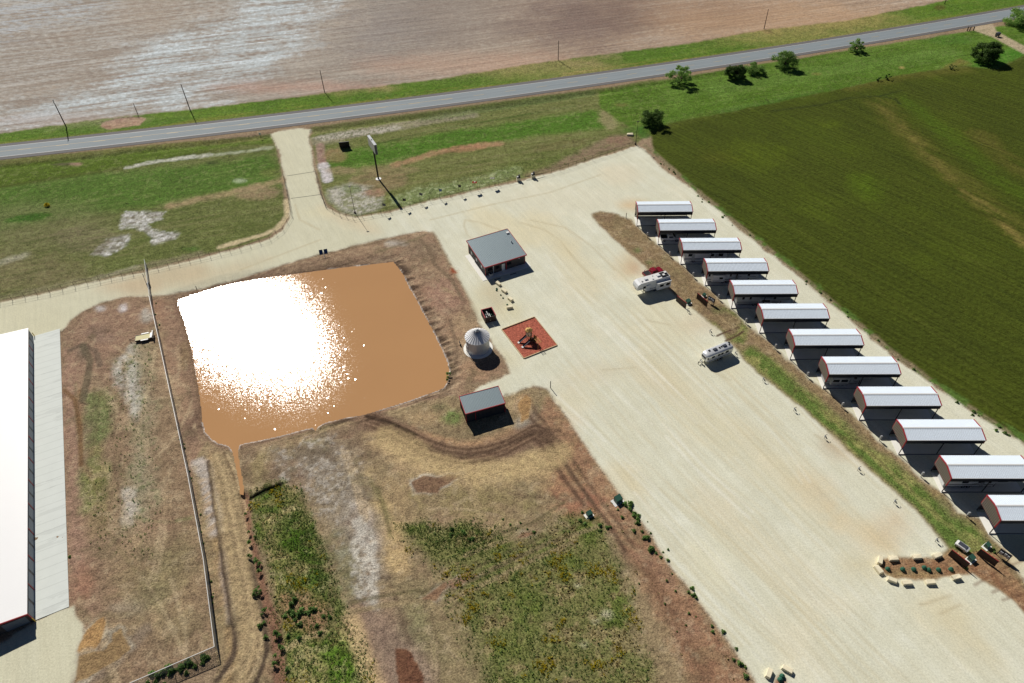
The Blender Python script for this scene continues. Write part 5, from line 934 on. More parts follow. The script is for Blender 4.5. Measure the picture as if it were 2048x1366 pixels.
for y in (1.9, 5.2, 8.6): f = MB().box(-.08, y, 1.1, -.045, y + .9, 2.1).build('window', m_white, of); MB().box(-.095, y + .08, 1.2, -.06, y + .82, 2.0).build('pane', m_rvg, f)
MB().box(-.25, .1, 2.2, -.05, .35, 2.5).build('wall_lamp', m_white, of)
MB().box(10.9, 9.6, 3.9, 11.7, 10.3, 4.2).build('roof_vent', m_white, of); MB().lathe([(.14, 3.3), (.14, 4.1), (.2, 4.12), (.05, 4.25)], 10, (10.6, 6.0)).build('vent_pipe', m_white, of)
ox = empty('outdoor_unit', 'grey air conditioning unit at the office front corner', 'air conditioner', (*loc2(ON, OA, 1.2, -.75), .09), OA); MB().box(-.42, -.36, 0, .42, .36, .85).build('casing', m_rvg, ox); MB().lathe([(.28, .86), (.28, .88)], 16).build('fan_grille', m_black, ox)
for x in (2.3, 6.9):
    bx = empty('wheel_stop', 'long dark wheel stop lying on the slab before the office %s' % ('window by the white pipe' if x < 4 else 'door'), 'wheel stop', (*loc2(ON, OA, x, -2.6), .03), OA); MB().add([(-.9, -.08, 0), (.9, -.08, 0), (.9, .08, 0), (-.9, .08, 0), (-.85, -.05, .12), (.85, -.05, .12), (.85, .05, .12), (-.85, .05, .12)], [(3, 2, 1, 0), (4, 5, 6, 7), (0, 1, 5, 4), (1, 2, 6, 5), (2, 3, 7, 6), (3, 0, 4, 7)]).build('stop', m_black, bx)
SN = np.array([-10.22, 95.35]); SA = math.radians(17.9)
m_shedw = mat('dark navy wall panel', (52, 56, 62), .5, .2, .1, 1)
se = monoslope('storage_shed', 'small dark metal shed with grey ribbed roof and red edges south of the pond', (SN[0], SN[1], 0), SA, 8.75, 4.6, 3.0, 3.5, m_shedw, m_groof, .08, .33)
MB().box(2.05, -.08, .02, 2.17, -.045, 2.8).build('downpipe', m_red, se); t = MB(); 
for k in range(2): t.box(3.0 + k * 2.8, -.06, .05, 5.5 + k * 2.8, -.042, 2.4)
t.build('roller_door', m_shedw, se)
# big storage building
r = empty('storage_building', 'very long white roofed self storage building at the left edge of the picture', 'building', (BO[0], BO[1], 0), BA)
def bl(m_, x0, y0, z0, x1, y1, z1): return m_.box(x0, y0, z0, x1, y1, z1)
WD = 26.0; BH = 2.75
MB().prism([(0, 0), (BL, 0), (BL, WD), (0, WD)], 0, BH - .05).build('wall', m_dkpanel, r)
t = MB().add([(-.1, -.12, BH), (BL + .1, -.12, BH), (BL + .1, WD / 2, BH + 1.0), (-.1, WD / 2, BH + 1.0), (BL + .1, WD + .1, BH), (-.1, WD + .1, BH), (-.1, -.12, BH - .06), (BL + .1, -.12, BH - .06), (BL + .1, WD + .1, BH - .06), (-.1, WD + .1, BH - .06)], [(0, 1, 2, 3), (3, 2, 4, 5), (6, 7, 1, 0), (0, 3, 5, 9, 6), (1, 7, 8, 4, 2)])
for i in range(1, 132):
    x = i * BL / 132; t.add([(x - .03, -.12, BH + .002), (x + .04, -.12, BH + .002), (x + .04, WD / 2, BH + 1.002), (x - .04, WD / 2, BH + 1.002), (x, -.12, BH + .008), (x, WD / 2, BH + 1.008)], [(0, 1, 4), (1, 2, 5, 4), (3, 0, 4, 5), (2, 3, 5)])
t.build('roof', m_roofw, r)
t = MB(); t.add([(-.22, -.2, BH - .25), (-.1, -.2, BH - .25), (-.1, WD / 2, BH + .75), (-.22, WD / 2, BH + .75), (-.22, -.2, BH + .07), (-.1, -.2, BH + .07), (-.1, WD / 2, BH + 1.07), (-.22, WD / 2, BH + 1.07)], [(3, 2, 1, 0), (4, 5, 6, 7), (0, 1, 5, 4), (1, 2, 6, 5), (2, 3, 7, 6), (3, 0, 4, 7)]); t.build('rake_trim', m_red, r)
ndoor = 26; m_door = mat('grey blue roller door', (112, 122, 134), .5, .2, .1, 1)
for i in range(ndoor):
    x = .35 + i * BL / ndoor; MB().box(x, -.06, .12, x + BL / ndoor - .55, -.003, 2.2).build('roller_door', m_door, r)
    if i % 2 == 0: MB().box(x - .3, -.08, .1, x - .12, -.003, BH - .1).build('pilaster', m_red, r)
for y in (.5, 5.2, 10.0): MB().box(-.06, y, .1, -.003, y + 3.6, 2.2).build('roller_door', m_door, r)
MB().box(-.09, -.12, .1, .05, -.003, BH - .2).build('corner_trim', m_red, r)
for i, (px, py, nm) in enumerate(((71.5, 1243, 'near'), (69.5, 673, 'far'))):
    b = G(px, py); o = MB().lathe([(.09, 0), (.09, 1.15), (.05, 1.2)], 10).build('bollard', mat('yellow bollard paint', (214, 180, 60), .5) if i == 0 else bpy.data.materials['yellow bollard paint']); o.location = (b[0], b[1], .09); tag(o, 'yellow steel bollard at the %s corner of the long white roofed building' % nm, 'bollard', 'corner bollards')
# grain bin
r = empty('grain_bin', 'round white corrugated grain bin with conical ribbed roof', 'grain bin', (SI[0], SI[1], .05))
pr = []; z = 0
while z < 3.9: pr += [(2.72, z), (2.76, z + .1)]; z += .2
MB().lathe(pr + [(2.72, 3.95)], 40).build('wall', mat('white corrugated steel', (196, 204, 210), .42, .35, .06, 1), r, True)
MB().lathe([(2.95, 3.9), (.42, 5.5), (.38, 5.52)], 40).build('roof', m_roofw, r)
t = MB()
for k in range(26):
    a_ = k / 26 * 2 * math.pi; c_, s_ = math.cos(a_), math.sin(a_); t.tube([(2.94 * c_, 2.94 * s_, 3.94), (.44 * c_, .44 * s_, 5.53)], .035, 4)
t.build('roof_rib', m_gsteel, r)
MB().lathe([(.4, 5.5), (.42, 5.85), (.52, 5.88), (.1, 6.1)], 14).build('roof_cap', m_gsteel, r)
t = MB(); a_ = math.radians(205); ca, sa = math.cos(a_), math.sin(a_); d = t.obox((2.74 * ca, 2.74 * sa, 1.15), (-sa * .55, ca * .55, 0), (ca * .09, sa * .09, 0), (0, 0, 1.1)).build('door', m_white, r)
MB().tube([(2.86 * ca - sa * .8, 2.86 * sa + ca * .8, 3.7), (3.1 * ca + .2, 3.1 * sa - .3, .05)], .05, 5).build('ladder', m_steel, r)
# dumpster enclosure
EA = math.radians(19); EO = G(970.6, 647.0); r = empty('bin_enclosure', 'open topped brown and grey metal enclosure beside the round grain bin', 'enclosure', (EO[0], EO[1], 0), EA)
for nm, b in (('side_panel', (0, 0, 0, .12, 3.3, 1.8)), ('side_panel', (2.75, 0, 0, 2.87, 3.3, 1.8)), ('rear_panel', (.12, 3.18, 0, 2.75, 3.3, 1.8)), ('gate_panel', (.12, 0, 0, 1.42, .1, 1.75)), ('gate_panel', (1.46, 0, 0, 2.75, .1, 1.75))): MB().box(*b).build(nm, m_dkpanel if nm[0] == 'r' else m_screen, r)
t = MB(); t.box(-.03, -.03, 1.8, .15, 3.33, 1.86); t.box(2.72, -.03, 1.8, 2.9, 3.33, 1.86); t.box(.15, 3.15, 1.8, 2.72, 3.33, 1.86); t.build('top_trim', m_red, r)
sep = empty('water_equipment', 'grey pipes and two round tanks inside the brown open topped enclosure', 'pipework', loc2(EO, EA, 1.4, 1.6), EA)
t = MB(); t.tube([(-.6, -.9, .9), (-.6, .9, .9), (-.2, .9, 1.5), (-.2, -.9, 1.5)], .09, 6); t.tube([(.3, -.9, 1.0), (.3, 1.0, 1.0)], .09, 6); t.build('pipe', m_white, sep)
for x, y in ((-.5, .3), (.6, -.2)): MB().lathe([(.3, 0), (.32, 1.0), (.1, 1.2)], 14, (x, y)).build('tank', m_gsteel if x < 0 else m_gbox, sep)
# playground
PG = GP([(1003, 659.5), (1069, 634.5), (1114.5, 691), (1047.5, 717.5)]); struct(MB().prism(ccw(PG), -.2, .06).build('mulch_bed', m_mulch))
pgc = np.mean(PG, 0); 
r = empty('timber_border', 'pale timber border framing the red mulch play area', 'border', (0, 0, 0))
for i in range(4):
    a, b = np.array(PG[i]), np.array(PG[(i + 1) % 4]); e = (b - a) / np.linalg.norm(b - a); n = np.array([-e[1], e[0]]); q = (a + b) / 2; L = np.linalg.norm(b - a) / 2
    MB().obox((q[0], q[1], .10), (e[0] * (L - .09), e[1] * (L - .09), 0), (n[0] * .09, n[1] * .09, 0), (0, 0, .16)).build('edge_board', m_timber, r)
pc = G(1061, 683); PA = math.radians(-62)
r = empty('play_structure', 'tan and brown play tower with six sided roof, slides and climbing bars on red mulch', 'play structure', (pc[0] - .35, pc[1] + 1.0, .06), PA)
hexr = lambda R, x=0, y=0: [(x + R * math.cos(k * math.pi / 3 + .3), y + R * math.sin(k * math.pi / 3 + .3)) for k in range(6)]
t = MB(); rr = [[(x, y, 2.75) for x, y in hexr(1.0)], [(x, y, 2.95) for x, y in hexr(.85)], [(x, y, 3.35) for x, y in hexr(.22)]]; t.ring_loft(rr); ro = t.build('roof', m_tan, r); t = MB()
for k in (0, 2, 4):
    a_ = k * math.pi / 3 + .82; t.add([(.42 * math.cos(a_ - .35), .42 * math.sin(a_ - .35), 3.26), (.42 * math.cos(a_ + .35), .42 * math.sin(a_ + .35), 3.26), (.72 * math.cos(a_), .72 * math.sin(a_), 3.08)], [(0, 1, 2)])
t.build('roof_opening', m_black, ro)
for k in range(6): x, y = hexr(.75)[k]; MB().tube([(x, y, 0), (x, y, 2.8)], .06, 6).build('post', m_brown, r)
MB().prism(hexr(.85), 1.25, 1.35).build('platform', m_brown, r)
MB().prism(hexr(.9, 1.75, .15), .95, 1.05).build('platform', m_brown, r)
t = MB()
for k in range(5): x, y = hexr(.85, 1.75, .15)[k]; t.tube([(x, y, 0), (x, y, 1.95)], .06, 6)
t.build('railing_posts', m_brown, r); t = MB()
for k in (0, 1, 3): (x, y), (x2, y2) = hexr(.85, 1.75, .15)[k], hexr(.85, 1.75, .15)[(k + 1) % 6]; t.add([(x, y, 1.05), (x2, y2, 1.05), (x2, y2, 1.85), (x, y, 1.85)], [(0, 1, 2, 3)])
t.build('side_panel', m_tan, r)
for x0, y0 in ((.1, -.8), (1.9, -.75)):
    t = MB(); t.add([(x0 - .28, y0, 1.25), (x0 + .28, y0, 1.25), (x0 + .28, y0 - 1.9, .15), (x0 - .28, y0 - 1.9, .15), (x0 - .32, y0, 1.5), (x0 + .32, y0, 1.5), (x0 + .32, y0 - 1.9, .35), (x0 - .32, y0 - 1.9, .35)], [(0, 1, 2, 3), (0, 3, 7, 4), (1, 5, 6, 2)]); t.build('slide', m_stripe, r)
    MB().add([(x0 - .28, y0 - 1.9, .16), (x0 + .28, y0 - 1.9, .16), (x0 + .28, y0 - 2.3, .14), (x0 - .28, y0 - 2.3, .14), (x0 - .28, y0 - 2.3, .05), (x0 + .28, y0 - 2.3, .05)], [(0, 1, 2, 3), (3, 2, 5, 4)]).build('slide_end', m_white, r)
t = MB(); t.tube([(2.5, .1, 1.9), (4.2, .1, 1.9), (4.2, .1, 0)], .05, 6); t.tube([(2.5, .9, 1.9), (4.2, .9, 1.9), (4.2, .9, 0)], .05, 6)
for k in range(6): t.tube([(2.7 + k * .28, .1, 1.9), (2.7 + k * .28, .9, 1.9)], .03, 5)
t.build('monkey_bars', m_tan, r)

# ------------------------------------------------------------------ fences
def fence(name, label, pts, h, step, m, rails=(1.0,), post_r=.05, panel=None, cap=None, rail_r=.04, world=False):
    P = [np.array(p) for p in (pts if world else GP(pts))]; r = empty(name, label, 'fence', (0, 0, 0)); tot = 0; posts = []
    for a, b in zip(P[:-1], P[1:]):
        L = np.linalg.norm(b - a); n = max(1, round(L / step))
        for i in range(n): posts.append(a + (b - a) * i / n)
    posts.append(P[-1])
    for q in posts[:100]: MB().box(q[0] - post_r, q[1] - post_r, -.1, q[0] + post_r, q[1] + post_r, h + .03).build('post', m, r)
    for z in rails:
        t = MB()
        for a, b in zip(P[:-1], P[1:]): t.tube([(a[0], a[1], h * z), (b[0], b[1], h * z)], rail_r, 4)
        t.build('rail', m, r)
    if panel:
        t = MB()
        for a, b in zip(P[:-1], P[1:]):
            e = (b - a) / np.linalg.norm(b - a); nn = np.array([-e[1], e[0]]) * .025; t.prism(ccw([tuple(a + nn), tuple(a - nn), tuple(b - nn), tuple(b + nn)]), .05, h - .04)
        t.build('panel', panel, r)
    if cap:
        t = MB()
        for a, b in zip(P[:-1], P[1:]):
            e = (b - a) / np.linalg.norm(b - a); nn = np.array([-e[1], e[0]]) * .045; t.prism(ccw([tuple(a + nn), tuple(a - nn), tuple(b - nn), tuple(b + nn)]), h, h + .07)
        t.build('top_rail', cap, r)
    return r
m_pipe = mat('brown pipe rail', (92, 80, 66), .7, .2, .2, 2); m_slat = mat('galvanised slat panel', (176, 186, 192), .4, .3, .12, .6)
fence('pipe_fence', 'thin dark post and rail fence north of the gravel road, west of the entrance', [(-120, 630), (0, 606), (100, 586), (200, 563), (288, 544)], 1.7, 3.0, m_pipe, (1.0, .5), .035, rail_r=.03)
fence('pipe_fence', 'thin dark post and rail fence curving from the long fence end to the entrance', [(294, 542), (400, 518), (480, 499), (540, 480), (566, 460), (583, 432), (577, 398), (567, 352)], 1.7, 3.0, m_pipe, (1.0, .5), .035, rail_r=.03)
fence('pipe_fence', 'thin dark post and rail fence from the entrance east to the crop field', [(631, 344), (641, 388), (651, 414), (680, 431), (706, 438), (780, 424), (860, 403), (960, 379), (1034, 361)], 1.7, 3.0, m_pipe, (1.0, .5), .035, rail_r=.03)
fence('pipe_fence', 'thin dark post and rail fence between the stone pillars and the crop field corner', [(1069, 355), (1120, 342), (1200, 315), (1272, 291)], 1.7, 3.0, m_pipe, (1.0, .5), .035, rail_r=.03)
FA = [(303.5, 603), (322, 686), (352, 824), (382, 962), (413, 1126), (436, 1302)]
fence('slat_fence', 'long pale grey metal slat fence running between storage building and pond', FA, 1.9, 3.0, m_gsteel, (), .05, m_slat, m_white)
def mesh_mat():
    N = NT('chain link mesh'); tr = N.a('ShaderNodeBsdfTransparent'); mx = N.a('ShaderNodeMixShader'); P = N.pos(); w1 = N.noise(P, 14, 1); N.l(N.math('GREATER_THAN', w1, .44), mx.inputs[0]); N.p.inputs['Base Color'].default_value = (.3, .32, .34, 1); N.p.inputs['Metallic'].default_value = .6
    out = N.n['Material Output']; N.l(N.p.outputs[0], mx.inputs[1]); N.l(tr.outputs[0], mx.inputs[2]); N.l(mx.outputs[0], out.inputs[0]); return N.m
fence('chain_link_fence', 'see-through wire fence with a pale top rail crossing the bottom left corner', [(436.2, 1302.5), (258, 1380), (120, 1440)], 1.9, 3.2, m_gsteel, (), .035, mesh_mat(), m_white)
r = empty('sliding_gate', 'pale metal gate closing the gravel road at the top of the long fence', 'gate', (0, 0, 0)); a, b = [np.array(q) for q in GP([(293, 529), (303.3, 600)])]
t = MB()
for z in (.15, .9, 1.7): t.tube([(a[0], a[1], z), (b[0], b[1], z)], .06, 5)
for k in range(26): q = a + (b - a) * k / 25; t.tube([(q[0], q[1], .15), (q[0], q[1], 1.7)], .03, 4)
t.build('frame', m_gsteel, r); q = a + (b - a) * .62; MB().box(q[0] - .35, q[1] - .3, 0, q[0] + .1, q[1] + .4, 1.1).build('motor_box', m_black, r)
q2 = G(287.5, 553); q3 = G(296, 574); MB().tube([(q2[0], q2[1], .9), (q3[0], q3[1], .9)], .07, 5).build('barrier_arm', m_steel, r); MB().box(q2[0] - .05, q2[1] - .05, 0, q2[0] + .05, q2[1] + .05, .95).build('arm_post', m_steel, r)
for i, (px, py) in enumerate(((768, 427), (808, 417), (841, 405.5), (880, 398), (918, 389.5), (955, 380.5), (990, 372))):
    b = G(px, py); r = empty('flag_pole', ['slim flag pole with a limp dark flag, westmost of the row on the fence', 'slim flag pole with a limp dark flag, second from the west on the fence', 'slim flag pole with a limp dark flag, third from the west on the fence', 'slim flag pole with a limp dark flag, fourth from the west on the fence', 'slim flag pole with a limp dark flag, just west of the red one', 'flag pole flying a red and white flag on the fence', 'flag pole flying a white flag with a dark mark beside the first stone pillar'][i], 'flag', (b[0], b[1], 0), math.radians([30, 30, 25, 35, 30, 12, 14][i]), 'flags along the fence')
    MB().tube([(0, 0, 0), (0, 0, 3.6)], .035, 6).build('pole', m_steel, r); n = 6; W = 1.5 if i > 4 else 1.0; t = MB(); P = []
    for k in range(n + 1): x = W * k / n; y = .12 * math.sin(k * 1.3); P += [(x, y, 2.6 - .05 * k), (x, y, 3.5 - .07 * k)]
    if i > 4: P = [(x - W, y + (z_ - 3) * -.5, z_) for x, y, z_ in P]
    t.add(P, [(2 * k, 2 * k + 2, 2 * k + 3, 2 * k + 1) for k in range(n)]); t.build('flag', [m_stripe, m_black, m_stripe, m_blue, m_black, mat('red flag cloth', (206, 70, 60), .8), m_white][i], r)
    if i == 5: MB().box(-.95, -.09, 2.85, -.5, .2, 3.2).build('flag_emblem', m_white, r)
    if i == 6: MB().box(-.95, -.07, 2.9, -.6, .18, 3.15).build('flag_emblem', m_black, r)
for i, (px, py) in enumerate(((1037, 361.5), (1066, 355.5))):
    b = G(px, py); r = empty('stone_pillar', ['tan stone pillar with black and white lamp box, the western one', 'tan stone pillar with black and white lamp box and dark arms, the eastern one'][i], 'pillar', (b[0], b[1], 0), math.radians(14), 'entrance pillars')
    t = MB(); 
    for k in range(4): t.box(-.62 + .02 * (k % 2), -.5 + .015 * (k % 2), k * .28, .62 - .02 * (k % 2), .5 - .015 * (k % 2), k * .28 + .26)
    t.build('stonework', m_stone, r); MB().box(-.55, -.45, 1.12, .55, .45, 1.32).build('cap', m_black, r); MB().box(.0, -.3, 1.32, .5, .3, 2.0).build('lamp_box', m_black, r); MB().box(-.5, -.25, 1.32, -.05, .25, 1.6).build('lamp', m_white, r)
    if i == 1: t = MB(); t.tube([(-2.6, -.1, .75), (-.65, 0, .85)], .08, 5); t.tube([(.65, 0, .95), (3.2, .2, .75)], .08, 5); t.build('barrier_arm', m_steel, r)

# ------------------------------------------------------------------ poles, sign, small equipment
def pole(label, px, py, h, arm=True, lean=(0, 0), r0=.16, m=m_wood, name='utility_pole', grp='utility poles along the highway', dbl=False):
    b = G(px, py); r = empty(name, label, 'pole', (b[0], b[1], 0), HWANG, grp); MB().tube([(0, 0, 0), (lean[0], lean[1], h)], r0, 8, r0 * .7).build('shaft', m, r)
    if arm: c = MB().box(lean[0] - .06, lean[1] - 1.1, h - .5, lean[0] + .06, lean[1] + 1.1, h - .36).build('crossarm', m_gsteel, r); t = MB(); [t.box(lean[0] - .05, lean[1] + y - .05, h - .36, lean[0] + .05, lean[1] + y + .05, h - .18) for y in (-1, -.5, .5, 1)]; t.build('insulators', m_white, c)
    if dbl: MB().box(lean[0] - .06, lean[1] - .8, h - 1.5, lean[0] + .06, lean[1] + .8, h - 1.36).build('crossarm', m_gsteel, r)
    return r
pole('tall dark utility pole with double white crossarms near the left edge', 132, 253, 10.0, dbl=True, r0=.2)
pole('short dark post beside the bare dirt hollow on the north verge', 275, 227, 3.9, False, r0=.13)
pole('tall dark utility pole just east of the bare dirt hollow', 380.4, 220.4, 9.9, False, r0=.18); pole('dark utility pole north of the highway opposite the gravel entrance', 649.3, 184.6, 8.6, False)
pole('dark utility pole at the ploughed field edge above the crop field corner', 1116.3, 120.3, 7.9, False); pole('dark utility pole at the ploughed field edge above the roadside trees', 1528, 58, 8.3, False); pole('dark utility pole nearest the top right corner', 1889, 8, 8.3, False)
for px, py, h, lb in ((709.9, 425.5, 9.0, 'tall thin yard light pole by the white ground patch near the sign'), (1271, 288.8, 8.2, 'tall thin yard light pole at the crop field corner')):
    b = G(px, py); r = empty('light_pole', lb, 'light pole', (b[0], b[1], 0), 0, 'yard light poles'); MB().tube([(0, 0, 0), (0, 0, h)], .08, 7, .05).build('shaft', m_steel, r); MB().box(-.35, -.15, h - .05, .35, .15, h + .1).build('lamp_head', m_black, r); MB().lathe([(.3, 0), (.3, .5)], 12).build('footing', m_steel, r)
b = G(757, 358); r = empty('roadside_sign', 'tall black pole carrying a large white topped roadside sign', 'sign', (b[0], b[1], 0), math.radians(-64.8)); MB().tube([(0, 0, 0), (0, 0, 10.4)], .26, 10).build('pole', m_black, r); MB().lathe([(.9, -.05), (.9, .12)], 18).build('footing', m_white, r)
MB().box(-3.4, -.36, 10.2, 3.4, .36, 13.4).build('cabinet', m_stripe, r); MB().box(-3.35, -.4, 10.35, 3.35, -.365, 13.3).build('sign_face', m_rvw, r); MB().box(-3.35, .365, 10.35, 3.35, .4, 13.3).build('sign_face', m_rvw, r); MB().box(-3.42, -.42, 13.4, 3.42, .42, 13.5).build('top_cover', m_rvg, r); MB().box(-.4, -.2, 13.5, .1, .1, 13.7).build('vent', m_black, r)
b = G(690, 296); r = empty('sign_board', 'low black board standing in the grass beside the tall roadside sign', 'board', (b[0], b[1], 0), math.radians(8)); MB().box(-1.7, -.12, .35, 1.7, .12, 2.3).build('board', m_black, r)
for x in (-1.2, 1.2): MB().box(x - .05, -.1, 0, x + .05, .1, .35).build('leg', m_steel, r)
MB().box(-1.7, .12, .25, 1.7, 1.2, .4).build('rear_tray', m_black, r)
b = G(646, 511); r = empty('solar_array', 'pair of tilted blue solar panels on a post between road and pond', 'solar panel', (b[0] + .3, b[1] + .1, 0), math.radians(14))
for x in (-1.15, .15):
    f = MB().add([(x, -.55, .75), (x + 1.0, -.55, .75), (x + 1.0, .65, 1.55), (x, .65, 1.55), (x, -.55, .69), (x + 1.0, -.55, .69), (x + 1.0, .65, 1.49), (x, .65, 1.49)], [(0, 1, 2, 3), (7, 6, 5, 4), (0, 4, 5, 1), (1, 5, 6, 2), (2, 6, 7, 3), (3, 7, 4, 0)]).build('frame', m_gsteel, r)
    MB().add([(x + .07, -.47, .815), (x + .93, -.47, .815), (x + .93, .57, 1.508), (x + .07, .57, 1.508)], [(0, 1, 2, 3)]).build('panel', m_solar, f)
MB().tube([(0, .1, 0), (0, .1, 1.1)], .06, 6).build('post', m_gsteel, r); MB().tube([(0, .1, 1.1), (.1, -1.6, 0)], .05, 5).build('brace', m_white, r)
# pedestals at every site
def make_ped():
    r = empty('utility_pedestal', 'grey utility pedestal on a post at the corner of a shelter pad', 'pedestal', (0, 0, 0), UA, 'pedestals at the shelter pads'); MB().box(-.06, -.06, 0, .06, .06, 1.3).build('post', m_gsteel, r); MB().box(-.16, -.12, .75, .16, .12, 1.55).build('meter_box', m_rvg, r); return r
pd_ = make_ped()
for i in range(12):
    b = CP0 + i * CD + U_ * 2.35 + V_ * -5.35; lb = 'grey utility pedestal left of the shelter pad %s' % ['with the white pickup', 'with the motorhome', 'with the left slide-out trailer', 'opposite the red pickup', 'above the two ruts', 'level with the rounded trailer', 'with the black windowed trailer', 'second below the ruts', 'tenth from the highway', 'with the patterned trailer', 'at the right edge', 'outside']\
[i]
    if i == 11: continue
    (pd_ if i == 0 else dup(pd_, (0, 0, 0), UA, None)).location = (b[0], b[1], 0)
for k, o in enumerate([o for o in COL.objects if o.name.startswith('utility_pedestal')]): o['label'] = 'grey utility pedestal at the shelter pad %s' % ['with the white pickup', 'with the motorhome', 'with the left slide-out trailer', 'opposite the red pickup', 'over the two brown ruts', 'level with the rounded silver trailer', 'with the black windowed trailer', 'next below the black windowed trailer', 'tenth from the highway', 'with the patterned trailer', 'nearest the right edge'][k]
def make_hook(first):
    r = empty('water_hookup', 'x', 'hookup', (0, 0, 0), 0, 'hookup posts along the yard edge'); t = MB(); t.tube([(0, 0, 0), (0, 0, 1.1), (.35, .15, 1.15), (.5, .2, .9)], .045, 6); t.build('standpipe', m_steel, r); MB().box(-.12, -.1, .6, .12, .1, 1.0).build('outlet_box', m_rvg, r); MB().box(.35, .1, .0, .55, .28, .3).build('valve_box', m_stripe, r); return r
hk = make_hook(0); hl = ['beside the first brown screen', 'just above the two brown ruts', 'behind the rounded silver trailer', 'first below the rounded silver trailer', 'second below the rounded silver trailer', 'third below the rounded silver trailer', 'fourth below the rounded silver trailer', 'second above the limestone block ring', 'nearest the limestone block ring', 'just above the sunlit white trailer']
for i, (px, py) in enumerate(((1374.4, 624), (1419, 666), (1469.6, 710), (1525, 762), (1587, 822), (1648, 877), (1715, 941), (1787, 1006), (1870, 1083), (1288, 547))):
    b = G(px, py); o = hk if i == 0 else dup(hk, (0, 0, 0)); o.location = (b[0], b[1], 0); o['label'] = 'thin metal water hookup post ' + hl[i]
# privacy screens, cabinets, racks
for i, (p, q, lb) in enumerate((((1352, 602), (1371, 617), 'dark brown privacy screen just below the sunlit white trailer'), ((1393, 597), (1413, 614), 'dark brown privacy screen beside the grey meter rack near the sunlit trailer'), ((1896, 1110), (1931, 1137), 'dark brown privacy screen in front of the white cart'), ((1953, 1108), (1988, 1133), 'dark brown privacy screen beside the meter rack at the right edge'))):
    a, b = np.array(G(*p)), np.array(G(*q)); an = ang2(a, b); L = np.linalg.norm(b - a); r = empty('privacy_screen', lb, 'screen', (a[0], a[1], 0), an, 'brown privacy screens'); t = MB(); t.box(.05, -.03, .08, L - .05, .03, 1.8)
    for k in range(int(L / .25)): t.box(.1 + k * .25, -.045, .1, .16 + k * .25, -.031, 1.78)
    t.build('panel', m_screen, r); MB().box(0, -.05, 1.8, L, .05, 1.86).build('cap', m_red, r)
    for x in (0, L): MB().box(x - .05, -.05, 0, x + .05, .05, 1.85).build('post', m_steel, r)
for px, py, lb, s_ in ((1376, 606, 'green utility cabinet behind the first brown screen', .8), (1408, 592, 'green utility cabinet behind the second brown screen', .6), (1941, 1119, 'green utility cabinet beside the screen with the white cart', .8), (1973, 1093, 'green utility cabinet behind the screen at the right edge', .7), (1236, 1002, 'green cabinet on a white slab at the gravel edge', 1.0), (1178.5, 1030, 'small green cabinet in the red dirt west of the gravel', .75)):
    b = G(px, py); r = empty('utility_cabinet', lb, 'utility cabinet', (b[0], b[1], 0), math.radians(30), 'green utility cabinets'); t = MB(); t.add([(-.7 * s_, -.55 * s_, .08), (.7 * s_, -.55 * s_, .08), (.7 * s_, .55 * s_, .08), (-.7 * s_, .55 * s_, .08), (-.7 * s_, -.5 * s_, 1.0 * s_), (.7 * s_, -.5 * s_, 1.0 * s_), (.7 * s_, .55 * s_, 1.35 * s_), (-.7 * s_, .55 * s_, 1.35 * s_)], [(3, 2, 1, 0), (4, 5, 6, 7), (0, 1, 5, 4), (1, 2, 6, 5), (2, 3, 7, 6), (3, 0, 4, 7)]); t.build('cabinet', m_gbox, r)
    MB().box(-1.3 * s_, -.85 * s_, -.05, 1.0 * s_, .75 * s_, .08).build('pad', m_white if s_ == 1 else m_conc, r)
for px, py, lb in ((1421, 607, 'grey meter rack of boxes on posts near the sunlit white trailer'), (2003, 1116, 'grey meter rack of boxes on posts at the right edge')):
    b = G(px, py); r = empty('meter_rack', lb, 'meter rack', (b[0], b[1], 0), math.radians(-50), 'meter racks')
    for x in (-.9, .9): MB().box(x - .06, -.06, 0, x + .06, .06, 2.0).build('post', m_steel, r)
    t = MB(); [t.box(-1.0, -.05, z, 1.0, .05, z + .1) for z in (.8, 1.3, 1.85)]; t.build('rail', m_steel, r)
    for x, z, w_ in ((-.8, .9, .5), (-.1, 1.0, .4), (.4, .9, .4)): MB().box(x, -.28, z, x + w_, -.055, z + .75).build('meter_box', m_rvg, r)
    MB().box(-.95, .055, .9, .95, .3, 1.8).build('switch_cabinet', m_stripe, r)

